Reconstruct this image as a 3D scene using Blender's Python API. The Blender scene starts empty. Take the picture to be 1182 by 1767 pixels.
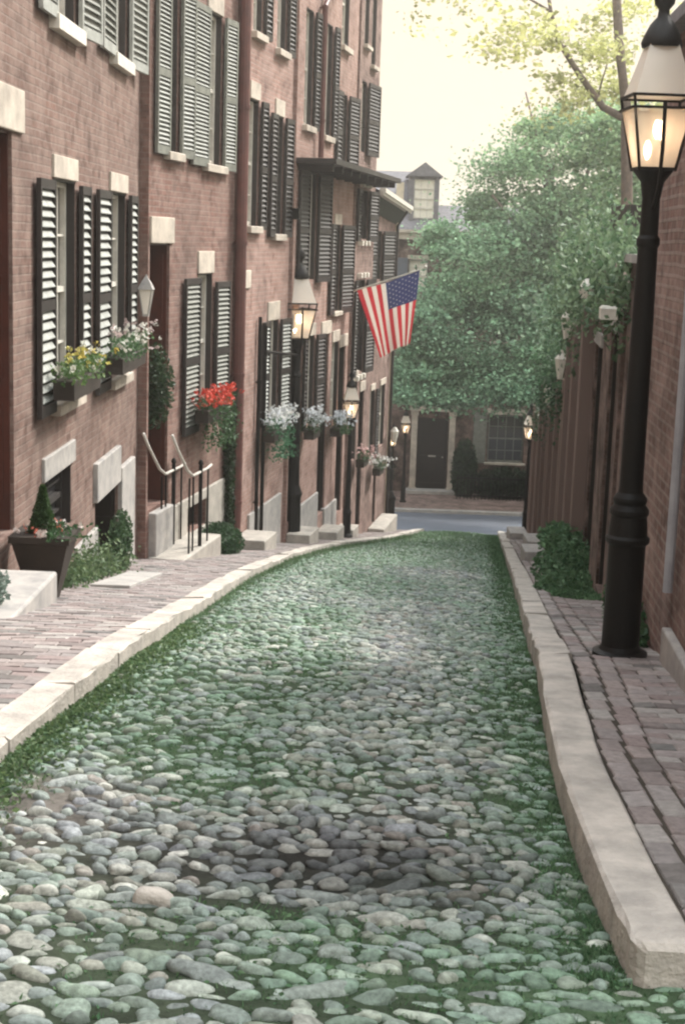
import bpy, bmesh, math, random
import numpy as np
from mathutils import Vector, noise
random.seed(7); rng = np.random.default_rng(7)
scene = bpy.context.scene
C = scene.collection
PI = math.pi

# ------------------------------------------------------------------ ground profile (metres, eye level is z = 0)
PROF_D = [-12, 0, 3, 5.5, 8.2, 12.6, 40, 47, 60, 400]
PROF_Z = [-1.45, -1.55, -1.85, -2.05, -2.3, -3.06, -7.72, -8.45, -8.6, -12]
def gz(d): return float(np.interp(d, PROF_D, PROF_Z))
KL = ([-4, 3, 5.8, 7.1, 8.2, 11.2, 16, 20.9, 24, 26.8, 31.8, 39.8], [-1.5, -1.47, -1.44, -1.36, -1.27, -1.25, -1.21, -.98, -.66, -.25, .75, 1.75])
KR = ([3.8, 4.8, 6, 7.7, 11.3, 17.5, 30.2, 39.8], [.81, .81, .86, 1.01, 1.31, 1.86, 2.94, 3.75])
def kl(d): return float(np.interp(d, *KL))
def kr(d): return float(np.interp(d, *KR))
def lane_z(x, d):
    a, b = kl(d), kr(d)
    t = min(1, max(0, (x-a)/max(.1, b-a)))
    z = gz(d) - .075 - .055*t*t + .04*math.sin(PI*t)
    if d < 12: z += .03*noise.noise(Vector((x*1.1, d*1.1, 3)))
    z -= .07*math.exp(-(((x+.15)/.5)**2 + ((d-4.55)/.35)**2))      # the worn hollow
    return z

# ------------------------------------------------------------------ mesh helpers
class MB:
    def __init__(s): s.v = []; s.f = []; s.uv = []; s.mi = []
    def face(s, pts, uv=None, mi=0):
        n = len(s.v); s.v += [tuple(p) for p in pts]; s.f.append(tuple(range(n, n+len(pts))))
        s.uv.append(uv or [(0, 0)]*len(pts)); s.mi.append(mi)
    def add(s, vs, fs):
        n = len(s.v); s.v += [tuple(p) for p in vs]
        for f in fs: s.f.append(tuple(n+i for i in f)); s.uv.append([(0, 0)]*len(f)); s.mi.append(0)
    def box(s, x0, x1, y0, y1, z0, z1, fr=None, bev=0):
        fr = fr or WORLD
        if bev:
            b = bev; vs = []
            for z, i in ((z0, 0), (z1-b, 0), (z1, b)):
                for x, y in ((x0+i, y0+i), (x1-i, y0+i), (x1-i, y1-i), (x0+i, y1-i)): vs.append(fr.p(x, y, z))
            fs = [(3, 2, 1, 0), (8, 9, 10, 11)]
            for r in (0, 4): fs += [(r+i, r+(i+1) % 4, r+4+(i+1) % 4, r+4+i) for i in range(4)]
            s.add(vs, fs); return
        vs = [fr.p(x, y, z) for z in (z0, z1) for x, y in ((x0, y0), (x1, y0), (x1, y1), (x0, y1))]
        s.add(vs, [(3, 2, 1, 0), (4, 5, 6, 7), (0, 1, 5, 4), (1, 2, 6, 5), (2, 3, 7, 6), (3, 0, 4, 7)])
    def bar(s, a, b, w, h=None):
        a = Vector(a); b = Vector(b); h = h or w; d = (b-a).normalized()
        u = d.cross(Vector((0, 0, 1))); u = u.normalized() if u.length > .01 else Vector((1, 0, 0)); v = d.cross(u).normalized()
        vs = [p+u*i*w/2+v*j*h/2 for p in (a, b) for i, j in ((-1, -1), (1, -1), (1, 1), (-1, 1))]
        s.add(vs, [(3, 2, 1, 0), (4, 5, 6, 7), (0, 1, 5, 4), (1, 2, 6, 5), (2, 3, 7, 6), (3, 0, 4, 7)])
    def tube(s, pts, rad, n=8):
        pts = [Vector(p) for p in pts]; rs = rad if isinstance(rad, (list, tuple)) else [rad]*len(pts); vs = []
        for i, p in enumerate(pts):
            d = (pts[min(i+1, len(pts)-1)]-pts[max(i-1, 0)]).normalized()
            u = d.cross(Vector((0.02, 0.01, 1))).normalized() if abs(d.z) < .99 else d.cross(Vector((0, 1, 0))).normalized()
            v = d.cross(u).normalized()
            for k in range(n):
                a = 2*PI*k/n; vs.append(p+u*math.cos(a)*rs[i]+v*math.sin(a)*rs[i])
        fs = [(i*n+k, i*n+(k+1) % n, (i+1)*n+(k+1) % n, (i+1)*n+k) for i in range(len(pts)-1) for k in range(n)]
        fs += [tuple(range(n))[::-1], tuple(range((len(pts)-1)*n, len(pts)*n))]
        s.add(vs, fs)
    def lathe(s, o, prof, n=16, rot=0):
        vs = [(o[0]+r*math.cos(2*PI*k/n+rot), o[1]+r*math.sin(2*PI*k/n+rot), o[2]+z) for r, z in prof for k in range(n)]
        fs = [(i*n+k, i*n+(k+1) % n, (i+1)*n+(k+1) % n, (i+1)*n+k) for i in range(len(prof)-1) for k in range(n)]
        fs += [tuple(range(n))[::-1], tuple(range((len(prof)-1)*n, len(prof)*n))]
        s.add(vs, fs)
class Frame:
    def __init__(s, o, ex, ey): s.o = Vector(o); s.ex = Vector(ex).normalized(); s.ey = Vector(ey).normalized()
    def p(s, a, b, c): return s.o+s.ex*a+s.ey*b+Vector((0, 0, c))
WORLD = Frame((0, 0, 0), (1, 0, 0), (0, 1, 0))
def origin(o):
    v = Vector((0, 0, 0))
    while o: v += o.location; o = o.parent
    return v
def part(name, mb, mat, parent=None, smooth=False, bevel=0, col=None):
    me = bpy.data.meshes.new(name)
    if parent: org = origin(parent)
    else:
        a = np.array(mb.v); org = Vector(((a[:, 0].min()+a[:, 0].max())/2, (a[:, 1].min()+a[:, 1].max())/2, a[:, 2].min()))
    arr = np.array([tuple(v) for v in mb.v], dtype=float)-np.array(org)
    me.from_pydata(arr.tolist(), [], mb.f)
    uvl = me.uv_layers.new(name='UVMap')
    uvl.data.foreach_set('uv', np.array([c for f in mb.uv for p in f for c in p], dtype=np.float32))
    for m in (mat if isinstance(mat, list) else [mat]): me.materials.append(m)
    if any(mb.mi): me.polygons.foreach_set('material_index', mb.mi)
    if smooth: me.polygons.foreach_set('use_smooth', [True]*len(me.polygons))
    if col is not None:
        ca = me.color_attributes.new('Col', 'FLOAT_COLOR', 'POINT'); ca.data.foreach_set('color', np.asarray(col, dtype=np.float32).ravel())
    me.validate(); me.update()
    o = bpy.data.objects.new(name, me); C.objects.link(o)
    if parent: o.parent = parent
    else: o.location = org
    if bevel:
        m = o.modifiers.new('bevel', 'BEVEL'); m.width = bevel; m.segments = 2; m.limit_method = 'ANGLE'
    return o
def tag(o, label=None, cat=None, group=None, kind=None):
    if label: o['label'] = label
    if cat: o['category'] = cat
    if group: o['group'] = group
    if kind: o['kind'] = kind
    return o
def root(name, loc, label, cat, group=None):
    o = bpy.data.objects.new(name, None); C.objects.link(o); o.location = loc; o.empty_display_size = .2
    return tag(o, label, cat, group)
def copy_tree(o, parent=None):
    c = o.copy(); C.objects.link(c); c.parent = parent
    for ch in o.children: copy_tree(ch, c)
    return c

# ------------------------------------------------------------------ materials
def newmat(name):
    m = bpy.data.materials.new(name); m.use_nodes = True; nt = m.node_tree
    return m, nt, nt.nodes['Principled BSDF'], nt.nodes['Material Output']
def N(nt, t, **k):
    n = nt.nodes.new(t)
    for a, b in k.items():
        if a in n.inputs.keys() if hasattr(n.inputs, 'keys') else False: n.inputs[a].default_value = b
        else: setattr(n, a, b)
    return n
def rgba(c): return (c[0], c[1], c[2], 1)
def mixc(nt, fac, a, b, mode='MIX'):
    n = nt.nodes.new('ShaderNodeMix'); n.data_type = 'RGBA'; n.blend_type = mode
    L = nt.links
    for sock, v in ((n.inputs[0], fac), (n.inputs[6], a), (n.inputs[7], b)):
        if isinstance(v, bpy.types.NodeSocket): L.new(v, sock)
        elif isinstance(v, (int, float)): sock.default_value = v
        else: sock.default_value = rgba(v)
    return n.outputs[2]
def ntex(nt, coord, scale, detail=4, rough=.6):
    n = nt.nodes.new('ShaderNodeTexNoise'); n.inputs['Scale'].default_value = scale; n.inputs['Detail'].default_value = detail
    n.inputs['Roughness'].default_value = rough; nt.links.new(coord, n.inputs['Vector']); return n
def ramp(nt, src, a, b):
    n = nt.nodes.new('ShaderNodeMapRange'); n.inputs[1].default_value = a; n.inputs[2].default_value = b; nt.links.new(src, n.inputs[0]); return n.outputs[0]
def mat(name, c, rough=.7, c2=None, scale=6, bump=.2, bscale=40, metal=0, spec=.4, dist=.004):
    m, nt, p, out = newmat(name); L = nt.links
    co = nt.nodes.new('ShaderNodeTexCoord').outputs['Object']
    c2 = c2 or tuple(x*.7 for x in c)
    n1 = ntex(nt, co, scale, 6, .65); f = ramp(nt, n1.outputs[0], .35, .65)
    L.new(mixc(nt, f, c, c2), p.inputs['Base Color'])
    n2 = ntex(nt, co, bscale, 4)
    b = nt.nodes.new('ShaderNodeBump'); b.inputs['Strength'].default_value = bump; b.inputs['Distance'].default_value = dist
    L.new(n2.outputs[0], b.inputs['Height']); L.new(b.outputs[0], p.inputs['Normal'])
    L.new(ramp(nt, n2.outputs[0], -.6, 1.4), p.inputs['Roughness']) if rough is None else setattr(p.inputs['Roughness'], 'default_value', rough)
    p.inputs['Metallic'].default_value = metal; p.inputs['Specular IOR Level'].default_value = spec
    return m
def attrmat(name, rough=.7, tint=(1, 1, 1), scale=30, amt=.35, bump=.3, dist=.004, transl=0, spec=.3):
    m, nt, p, out = newmat(name); L = nt.links
    a = nt.nodes.new('ShaderNodeAttribute'); a.attribute_name = 'Col'
    co = nt.nodes.new('ShaderNodeTexCoord').outputs['Object']
    n = ntex(nt, co, scale, 5, .65); f = ramp(nt, n.outputs[0], .3, .7)
    c = mixc(nt, f, (1-amt,)*3, (1+amt*.6,)*3); c = mixc(nt, 1.0, a.outputs['Color'], c, 'MULTIPLY')
    L.new(c, p.inputs['Base Color']); p.inputs['Roughness'].default_value = rough; p.inputs['Specular IOR Level'].default_value = spec
    if bump:
        b = nt.nodes.new('ShaderNodeBump'); b.inputs['Strength'].default_value = bump; b.inputs['Distance'].default_value = dist
        L.new(n.outputs[0], b.inputs['Height']); L.new(b.outputs[0], p.inputs['Normal'])
    if transl:
        t = nt.nodes.new('ShaderNodeBsdfTranslucent'); L.new(c, t.inputs[0]); mx = nt.nodes.new('ShaderNodeMixShader'); mx.inputs[0].default_value = transl
        L.new(p.outputs[0], mx.inputs[1]); L.new(t.outputs[0], mx.inputs[2]); L.new(mx.outputs[0], out.inputs[0])
    return m
def brickmat(name, c1, c2, mortar, bw=.205, bh=.068, ms=.009, dirt=(.10, .07, .06), bump=.6, rough=.85, pale=(.46, .33, .29), palea=.5):
    m, nt, p, out = newmat(name); L = nt.links
    uv = nt.nodes.new('ShaderNodeTexCoord').outputs['UV']
    b = nt.nodes.new('ShaderNodeTexBrick'); b.offset = .5; b.inputs['Scale'].default_value = 1
    b.inputs['Brick Width'].default_value = bw; b.inputs['Row Height'].default_value = bh; b.inputs['Mortar Size'].default_value = ms; b.inputs['Mortar Smooth'].default_value = .25; b.inputs['Bias'].default_value = 0
    b.inputs['Color1'].default_value = rgba(c1); b.inputs['Color2'].default_value = rgba(c2); b.inputs['Mortar'].default_value = rgba(mortar)
    wn = ntex(nt, uv, 1.7, 3); w = nt.nodes.new('ShaderNodeVectorMath'); w.operation = 'SCALE'; L.new(wn.outputs['Color'], w.inputs[0]); w.inputs['Scale'].default_value = .02
    ad = nt.nodes.new('ShaderNodeVectorMath'); ad.operation = 'ADD'; L.new(uv, ad.inputs[0]); L.new(w.outputs[0], ad.inputs[1]); L.new(ad.outputs[0], b.inputs['Vector'])
    n1 = ntex(nt, uv, .7, 5, .7); n2 = ntex(nt, uv, 9, 5, .7); n3 = ntex(nt, uv, 2.3, 6, .7)
    c = mixc(nt, ramp(nt, n2.outputs[0], .38, .70), b.outputs['Color'], pale)
    c = mixc(nt, palea, b.outputs['Color'], c)
    n4 = ntex(nt, uv, 5.5, 2, .5); c = mixc(nt, ramp(nt, n4.outputs[0], .50, .75), c, tuple(x*.55 for x in c2))
    c = mixc(nt, ramp(nt, n1.outputs[0], .42, .85), c, dirt)
    mz = nt.nodes.new('ShaderNodeMath'); mz.operation = 'MULTIPLY'; mz.inputs[1].default_value = .55; L.new(ramp(nt, n3.outputs[0], .42, .68), mz.inputs[0])
    c = mixc(nt, mz.outputs[0], c, pale)
    L.new(c, p.inputs['Base Color']); p.inputs['Roughness'].default_value = rough; p.inputs['Specular IOR Level'].default_value = .2
    hs = nt.nodes.new('ShaderNodeMath'); hs.operation = 'MULTIPLY_ADD'; hs.inputs[1].default_value = -1; hs.inputs[2].default_value = 1; L.new(b.outputs['Fac'], hs.inputs[0])
    ha = nt.nodes.new('ShaderNodeMath'); ha.operation = 'MULTIPLY_ADD'; ha.inputs[1].default_value = .6; L.new(n2.outputs[0], ha.inputs[0]); L.new(hs.outputs[0], ha.inputs[2])
    bu = nt.nodes.new('ShaderNodeBump'); bu.inputs['Strength'].default_value = bump; bu.inputs['Distance'].default_value = .012; L.new(ha.outputs[0], bu.inputs['Height']); L.new(bu.outputs[0], p.inputs['Normal'])
    return m
M = {}
M['brick_a'] = brickmat('brick_a', (.195, .108, .085), (.135, .073, .058), (.21, .155, .13), pale=(.31, .235, .20), palea=.55)
M['brick_b'] = brickmat('brick_b', (.215, .105, .082), (.155, .073, .057), (.225, .16, .135), pale=(.33, .24, .205), palea=.45)
M['brick_c'] = brickmat('brick_c', (.32, .185, .15), (.26, .14, .112), (.33, .255, .22))  # paler brick, lightened further to mimic glow on the upper facades
M['brick_d'] = brickmat('brick_d', (.15, .088, .072), (.11, .062, .05), (.18, .14, .12), palea=.35)
M['brick_r'] = brickmat('brick_r', (.19, .10, .082), (.11, .058, .048), (.24, .19, .165), ms=.012, palea=.4, bump=1)
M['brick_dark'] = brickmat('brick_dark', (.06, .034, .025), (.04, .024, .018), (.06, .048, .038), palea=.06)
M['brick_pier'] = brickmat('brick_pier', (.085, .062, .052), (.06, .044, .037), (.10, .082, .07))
M['granite'] = mat('granite', (.42, .39, .36), .8, (.26, .25, .24), 5, .5, 60)
M['granite_warm'] = mat('granite_warm', (.44, .40, .35), .85, (.27, .25, .22), 4, .6, 50, dist=.008)
M['sandstone'] = mat('sandstone', (.56, .49, .41), .85, (.33, .29, .245), 3, .5, 40)
M['white_paint'] = mat('white_paint', (.72, .68, .60), .5, (.55, .52, .46), 8)
M['cream_paint'] = mat('cream_paint', (.70, .62, .46), .6, (.58, .5, .38), 5)
M['shutter_pale'] = mat('shutter_pale', (.40, .41, .38), .5, (.25, .26, .24), 7)
M['shutter_green'] = mat('shutter_green', (.21, .215, .185), .5, (.12, .125, .11), 7)
M['shutter_dark'] = mat('shutter_dark', (.05, .045, .042), .5, (.03, .027, .026), 7)
M['shutter_side'] = mat('shutter_side', (.034, .028, .026), .5)
M['door_red'] = mat('door_red', (.10, .03, .02), .4, (.06, .02, .014), 5)
M['door_dark'] = mat('door_dark', (.03, .022, .018), .35, (.018, .014, .012), 5)
M['iron'] = mat('iron', (.008, .0075, .007), .5, (.012, .010, .009), 9, .3, 60, spec=.18)
M['rail_white'] = mat('rail_white', (.62, .58, .52), .4)
M['pipe_red'] = mat('pipe_red', (.15, .06, .05), .5, (.09, .04, .035), 4)
M['pipe_grey'] = mat('pipe_grey', (.36, .36, .38), .5, (.26, .26, .28), 4)
M['slate'] = mat('slate', (.20, .19, .20), .7, (.12, .115, .125), 9)
M['mud'] = mat('mud', (.10, .07, .055), 1, (.17, .13, .11), 5, .8, 30)
M['asphalt'] = mat('asphalt', (.13, .145, .175), .8, (.10, .11, .13), 2, .4, 80)
M['soil'] = mat('soil', (.055, .045, .035), 1, (.035, .028, .02), 8, .8, 30)
M['ground'] = mat('ground', (.12, .11, .09), 1, (.07, .08, .05), .5, .5, 20)
M['kerb'] = mat('kerb', (.53, .48, .425), .85, (.31, .285, .255), 4.5, .9, 35, dist=.012)
M['brickpave'] = attrmat('brickpave', .8, scale=25, amt=.3, bump=.5)
M['cobble'] = attrmat('cobble', .68, scale=45, amt=.5, bump=.9, dist=.006, spec=.35)
M['leafy'] = attrmat('leafy', .55, scale=3, amt=.2, bump=0, transl=.35)
M['grass'] = attrmat('grass', .7, scale=3, amt=.25, bump=0, transl=.25)
M['petal'] = attrmat('petal', .6, scale=10, amt=.1, bump=0, transl=.3)
M['bark'] = mat('bark', (.20, .15, .12), .9, (.10, .08, .065), 6, .9, 25, dist=.02)
M['terra'] = mat('terra', (.035, .025, .018), .7)
def glassmat(name, c, a, rough=.15, tl=.3):
    m, nt, p, out = newmat(name); L = nt.links
    t = nt.nodes.new('ShaderNodeBsdfTransparent'); mx = nt.nodes.new('ShaderNodeMixShader'); mx.inputs[0].default_value = a
    p.inputs['Base Color'].default_value = rgba(c); p.inputs['Roughness'].default_value = rough
    tr = nt.nodes.new('ShaderNodeBsdfTranslucent'); tr.inputs[0].default_value = rgba(c); m2 = nt.nodes.new('ShaderNodeMixShader'); m2.inputs[0].default_value = tl
    L.new(p.outputs[0], m2.inputs[1]); L.new(tr.outputs[0], m2.inputs[2])
    L.new(t.outputs[0], mx.inputs[1]); L.new(m2.outputs[0], mx.inputs[2]); L.new(mx.outputs[0], out.inputs[0]); return m
M['lamp_glass'] = glassmat('lamp_glass', (.84, .79, .72), .72, .45, .55)
M['hood_glass'] = glassmat('hood_glass', (.85, .80, .72), .8, .3)
M['pane'] = mat('pane', (.035, .035, .038), .08, (.02, .02, .02), 1, .05, 3, spec=.6)
M['curtain_pane'] = mat('curtain_pane', (.85, .82, .72), .3, (.75, .70, .60), 2, .1, 3)
def emit(name, c, s):
    m, nt, p, out = newmat(name); p.inputs['Base Color'].default_value = rgba(c)
    p.inputs['Emission Color'].default_value = rgba(c); p.inputs['Emission Strength'].default_value = s; return m
M['flame'] = emit('flame', (1, .72, .45), 8)
# flag
def flagmat():
    m, nt, p, out = newmat('flag_cloth'); L = nt.links
    uv = nt.nodes.new('ShaderNodeTexCoord').outputs['UV']; sx = nt.nodes.new('ShaderNodeSeparateXYZ'); L.new(uv, sx.inputs[0])
    def mth(op, a, b=None):
        n = nt.nodes.new('ShaderNodeMath'); n.operation = op
        for i, v in enumerate((a, b)):
            if v is None: continue
            if isinstance(v, (int, float)): n.inputs[i].default_value = v
            else: L.new(v, n.inputs[i])
        return n.outputs[0]
    st = mth('LESS_THAN', mth('FRACT', mth('MULTIPLY', sx.outputs[0], 6.5)), .5)      # u = across the stripes, red first and last
    cn = mth('MULTIPLY', mth('GREATER_THAN', sx.outputs[0], 6/13), mth('LESS_THAN', sx.outputs[1], .4))
    c = mixc(nt, st, (.78, .70, .62), (.55, .03, .045)); c = mixc(nt, cn, c, (.035, .045, .14))
    L.new(c, p.inputs['Base Color']); p.inputs['Roughness'].default_value = .8
    t = nt.nodes.new('ShaderNodeBsdfTranslucent'); L.new(c, t.inputs[0]); mx = nt.nodes.new('ShaderNodeMixShader'); mx.inputs[0].default_value = .3
    L.new(p.outputs[0], mx.inputs[1]); L.new(t.outputs[0], mx.inputs[2]); L.new(mx.outputs[0], out.inputs[0])
    return m
M['flag'] = flagmat()

# ------------------------------------------------------------------ leaf and petal clouds
def leaves(mb, cols, pts, size, c1, c2, flat=.0, bright=1):
    """one small folded leaf at each point; every leaf its own green"""
    pts = np.asarray(pts); n = len(pts)
    if n == 0: return
    a = rng.normal(size=(n, 3)); a[:, 2] *= (1-flat); a /= np.linalg.norm(a, axis=1)[:, None]
    b = np.cross(a, rng.normal(size=(n, 3))); b /= np.linalg.norm(b, axis=1)[:, None]
    c = np.cross(a, b)
    s = size*(.6+.8*rng.random(n))[:, None]
    v0 = pts-a*s*.5; v1 = pts+b*s*.3+c*s*.1; v2 = pts+a*s*.5; v3 = pts-b*s*.3+c*s*.1
    base = len(mb.v)
    V = np.stack([v0, v1, v2, v3], 1).reshape(-1, 3)
    mb.v += V.tolist()
    idx = base+np.arange(n*4).reshape(n, 4)
    mb.f += [tuple(r) for r in idx.tolist()]; mb.uv += [[(0, 0)]*4]*n; mb.mi += [0]*n
    t = rng.random(n)[:, None]; k = (.7+.6*rng.random(n))[:, None]
    col = (np.array(c1)*(1-t)+np.array(c2)*t)*k*bright
    cc = np.concatenate([col, np.ones((n, 1))], 1)
    cols += np.repeat(cc, 4, axis=0).tolist()
def ellip(n, c, r, shell=.45):
    d = rng.normal(size=(n, 3)); d /= np.linalg.norm(d, axis=1)[:, None]
    rad = (shell+(1-shell)*rng.random(n)**.7)[:, None]
    return np.array(c)+d*rad*np.array(r)
G1 = (.035, .085, .035); G2 = (.075, .14, .06)

# ------------------------------------------------------------------ ground, road, kerbs, pavements (the setting)
def struct(name, mb, m, **k): return tag(part(name, mb, m, **k), kind='structure')
mb = MB(); ys = [-30, -12]+list(np.arange(-10, 60, 2))+[80, 150, 400]; xs = [-300, -40, -10, 0, 10, 40, 300]
for i in range(len(ys)-1):
    for j in range(len(xs)-1):
        mb.face([(x, y, gz(y)-.45) for x, y in ((xs[j], ys[i]), (xs[j+1], ys[i]), (xs[j+1], ys[i+1]), (xs[j], ys[i+1]))])
struct('ground', mb, M['ground'])
# moss mask
def mossf(x, d):
    a, b = kl(d), kr(d); t = (x-a)/(b-a)
    n = noise.noise(Vector((x*.9, d*.35, 0)))*.5+noise.noise(Vector((x*2.6, d*1.3, 5)))*.35
    m = .47+n
    if d > 5: m += .40*math.exp(-((t-.36)/.26)**2)*min(1, (d-5)/.8)
    m += .75*math.exp(-((t-.97)/.10)**2)*(1 if d > 4.8 else .7)
    m += .6*math.exp(-((t-.02)/.09)**2)
    m += max(0, min(.45, (d-16)*.05))
    m -= .55*math.exp(-(((x+.1)/.75)**2+((d-4.7)/.55)**2))
    m -= .35*math.exp(-(((x+1.1)/.35)**2+((d-5.3)/.6)**2))
    m -= .25*math.exp(-(((t-.62)/.16)**2+((d-9)/4)**2))
    m += .5*math.exp(-(((x-.65)/.22)**2+((d-3.75)/.4)**2))+.45*math.exp(-(((x+.03)/.16)**2+((d-3.75)/.18)**2))
    return max(0, min(1, m))
mb = MB(); cols = []; ys = list(np.arange(1.5, 4.19, .05))+[4.1995, 4.2005]+list(np.arange(4.3, 14, .10))+list(np.arange(14, 39.9, .4))+[39.9]
nx = 60
for y in ys:
    for j in range(nx+1):
        a = kl(y)-.02; b = kr(y)+2.6 if y < 4.2 else kr(y)+.05
        x = a+(b-a)*j/nx; mb.v.append((x, y, lane_z(x, y)-.0165)); m = mossf(x, y); r = .8+.5*noise.noise(Vector((x*6, y*6, 2)))
        s = np.array((.045, .04, .034))*(1-m)+np.array((.06, .10, .05))*m
        dd = math.exp(-(((x+1.2)/.35)**2+((y-5.2)/.45)**2)); s = s*(1-dd*.8)+np.array((.19, .17, .15))*dd*.8; s = s*(1-.6*math.exp(-(((x-.05)/.6)**2+((y-4.75)/.4)**2)))
        cols.append((*(s*r), 1))
for i in range(len(ys)-1):
    for j in range(nx):
        k = i*(nx+1)+j; mb.f.append((k, k+1, k+nx+2, k+nx+1)); mb.uv.append([(0, 0)]*4); mb.mi.append(0)
M['lanebed'] = attrmat('lanebed', 1, scale=30, amt=.4, bump=.8, dist=.01)
struct('lane_bed', mb, M['lanebed'], col=cols, smooth=True)
# cobblestones
bm = bmesh.new(); bmesh.ops.create_icosphere(bm, subdivisions=2, radius=1); IV = np.array([v.co[:] for v in bm.verts]); IF = [tuple(v.index for v in f.verts) for f in bm.faces]; bm.free()
bm = bmesh.new(); bmesh.ops.create_icosphere(bm, subdivisions=3, radius=1); IV3 = np.array([v.co[:] for v in bm.verts]); IF3 = [tuple(v.index for v in f.verts) for f in bm.faces]; bm.free()
def stone(x, y, z, a, b, c, rot, lvl=2, boxy=.8):
    P = IV3 if lvl == 3 else IV
    v = np.sign(P)*np.abs(P)**boxy
    ph = rng.random(6)*6.28
    k = 1+.15*np.sin(P[:, 0]*3+ph[0])+.12*np.sin(P[:, 1]*3.4+ph[1])+.10*np.sin(P[:, 2]*3+P[:, 0]*2+ph[2])
    v = v*k[:, None]*np.array((a, b, c)); cr, sr = math.cos(rot), math.sin(rot)
    tx = rng.normal()*.10; ty = rng.normal()*.10
    X = v[:, 0]*cr-v[:, 1]*sr; Y = v[:, 0]*sr+v[:, 1]*cr; Z = v[:, 2]+X*tx+Y*ty
    return np.stack([X+x, Y+y, Z+z], 1)
mb = MB(); cols = []; d = 2.3; row = 0
PAL = [(.36, .37, .36), (.25, .265, .26), (.42, .425, .39), (.31, .32, .335), (.32, .31, .28), (.19, .195, .195), (.54, .53, .48), (.31, .275, .25), (.29, .32, .29), (.23, .235, .25)]
while d < 39.6:
    a = kl(d)+.05; b = (kr(d)-.05) if d > 3.95 else 2.2
    sp = .046 if d > 3.9 else .056
    x = a+rng.random()*.08
    while x < b:
        m = mossf(x, d)
        big = 1.45 if rng.random() < .05 else 1
        w = (.019+.022*rng.random()**1.5)*big*(1.25 if d < 3.75 else 1.05 if d < 5 else 1)
        dirt = .8*math.exp(-(((x+1.25)/.24)**2+((d-5.2)/.3)**2))+math.exp(-(((x+.33)/.22)**2+((d-4.32)/.09)**2))
        if rng.random() > .03+.5*max(0, m-.5)*(d > 4.2)+dirt*.95:
            hx = x+w; yy = d+rng.normal()*.016
            hh = .0195+.010*rng.random()
            lvl = 3 if d < 4.6 else 2
            z = lane_z(hx, yy)-.022+rng.normal()*.006-.008*m
            vs = stone(hx, yy, z, w*1.42, (w*.20+.0150+.0035*rng.normal())*big*(1.12 if d < 3.9 else 1), hh, rng.normal()*.26, lvl, .72+.3*rng.random())
            n0 = len(mb.v); mb.v += vs.tolist(); F = IF3 if lvl == 3 else IF
            mb.f += [(n0+p, n0+q, n0+r) for p, q, r in F]; mb.uv += [[(0, 0)]*3]*len(F); mb.mi += [0]*len(F)
            c = np.array(PAL[rng.integers(len(PAL))])*(.75+.5*rng.random()); g = min(.85, m*(.35+.8*rng.random()))
            c = c*(1-g)+np.array((.14, .23, .15))*g*(.7+.6*rng.random())
            hol = math.exp(-(((x-.05)/.62)**2+((d-4.75)/.42)**2)); c *= (1-.68*hol)
            cols += [(*c, 1)]*len(vs)
        x += w*2.52+.004+.006*rng.random()
    d += sp*(.92+.16*rng.random()); row += 1
struct('cobblestone_lane', mb, M['cobble'], col=cols, smooth=True)
s = MB(); sv = stone(-.60, 4.27, lane_z(-.6, 4.27)-.002, .056, .046, .042, .2, 3, .9); s.v = sv.tolist(); s.f = list(IF3); s.uv = [[(0, 0)]*3]*len(IF3); s.mi = [0]*len(IF3)
tag(part('loose_stone', s, M['kerb'], smooth=True), 'large pale rounded stone standing proud of the cobbles left of the bare hollow', 'stone')
# grass and moss tufts between the stones
mb = MB(); cols = []
def blades(n, fx, h, w, c1, c2):
    P = []
    while len(P) < n:
        q = fx()
        if q: P.append(q)
    P = np.array(P); n = len(P); ang = rng.random(n)*6.28; hh = h*(.5+rng.random(n)); lean = rng.normal(size=(n, 2))*.6
    dx = np.cos(ang)*w; dy = np.sin(ang)*w
    sc = P[:, 3]
    v0 = P[:, :3]-np.stack([dx*sc, dy*sc, 0*dx], 1); v1 = P[:, :3]+np.stack([dx*sc, dy*sc, 0*dx], 1); v2 = P[:, :3]+np.stack([lean[:, 0]*hh*sc, lean[:, 1]*hh*sc, hh*sc], 1)
    base = len(mb.v); mb.v += np.stack([v0, v1, v2], 1).reshape(-1, 3).tolist()
    mb.f += [tuple(r) for r in (base+np.arange(n*3).reshape(n, 3)).tolist()]; mb.uv += [[(0, 0)]*3]*n; mb.mi += [0]*n
    t = rng.random(n)[:, None]; col = (np.array(c1)*(1-t)+np.array(c2)*t)*(.7+.6*rng.random(n))[:, None]
    global cols
    cols += np.repeat(np.concatenate([col, np.ones((n, 1))], 1), 3, axis=0).tolist()
def fxg(d0, d1, pw):
    def f():
        d = d0+(d1-d0)*rng.random()**pw; a = kl(d); b = kr(d) if d > 3.9 else 2.3
        x = a+(b-a)*rng.random(); m = mossf(x, d)
        if rng.random() > max(0, m-.28)*1.7: return None
        return (x, d, lane_z(x, d)-.03, 1+max(0, d-7)*.10)
    return f
blades(75000, fxg(2.6, 9, 1.4), .020, .0045, (.05, .12, .05), (.11, .19, .085))
blades(30000, fxg(8, 39, 1.5), .014, .0055, (.09, .17, .09), (.17, .26, .14))
def edge():
    d = 3.9+34*rng.random()**1.6; b = kr(d); x = b-.01-abs(rng.normal())*.11
    return (x, d, lane_z(x, d)-.03, 1+max(0, d-7)*.07)
def edgel():
    d = 3.5+30*rng.random()**1.4; b = kl(d); x = b+.01+abs(rng.normal())*.12
    return (x, d, lane_z(x, d)-.03, 1+max(0, d-7)*.07)
blades(24000, edge, .024, .006, (.055, .13, .06), (.12, .20, .10)); blades(11000, edgel, .028, .005, (.06, .13, .06), (.14, .20, .10))
P = []
while len(P) < 26000:
    q = fxg(2.7, 34, 1.7)()
    if q: P.append((q[0], q[1], q[2]+.012+.012*rng.random()))
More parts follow.
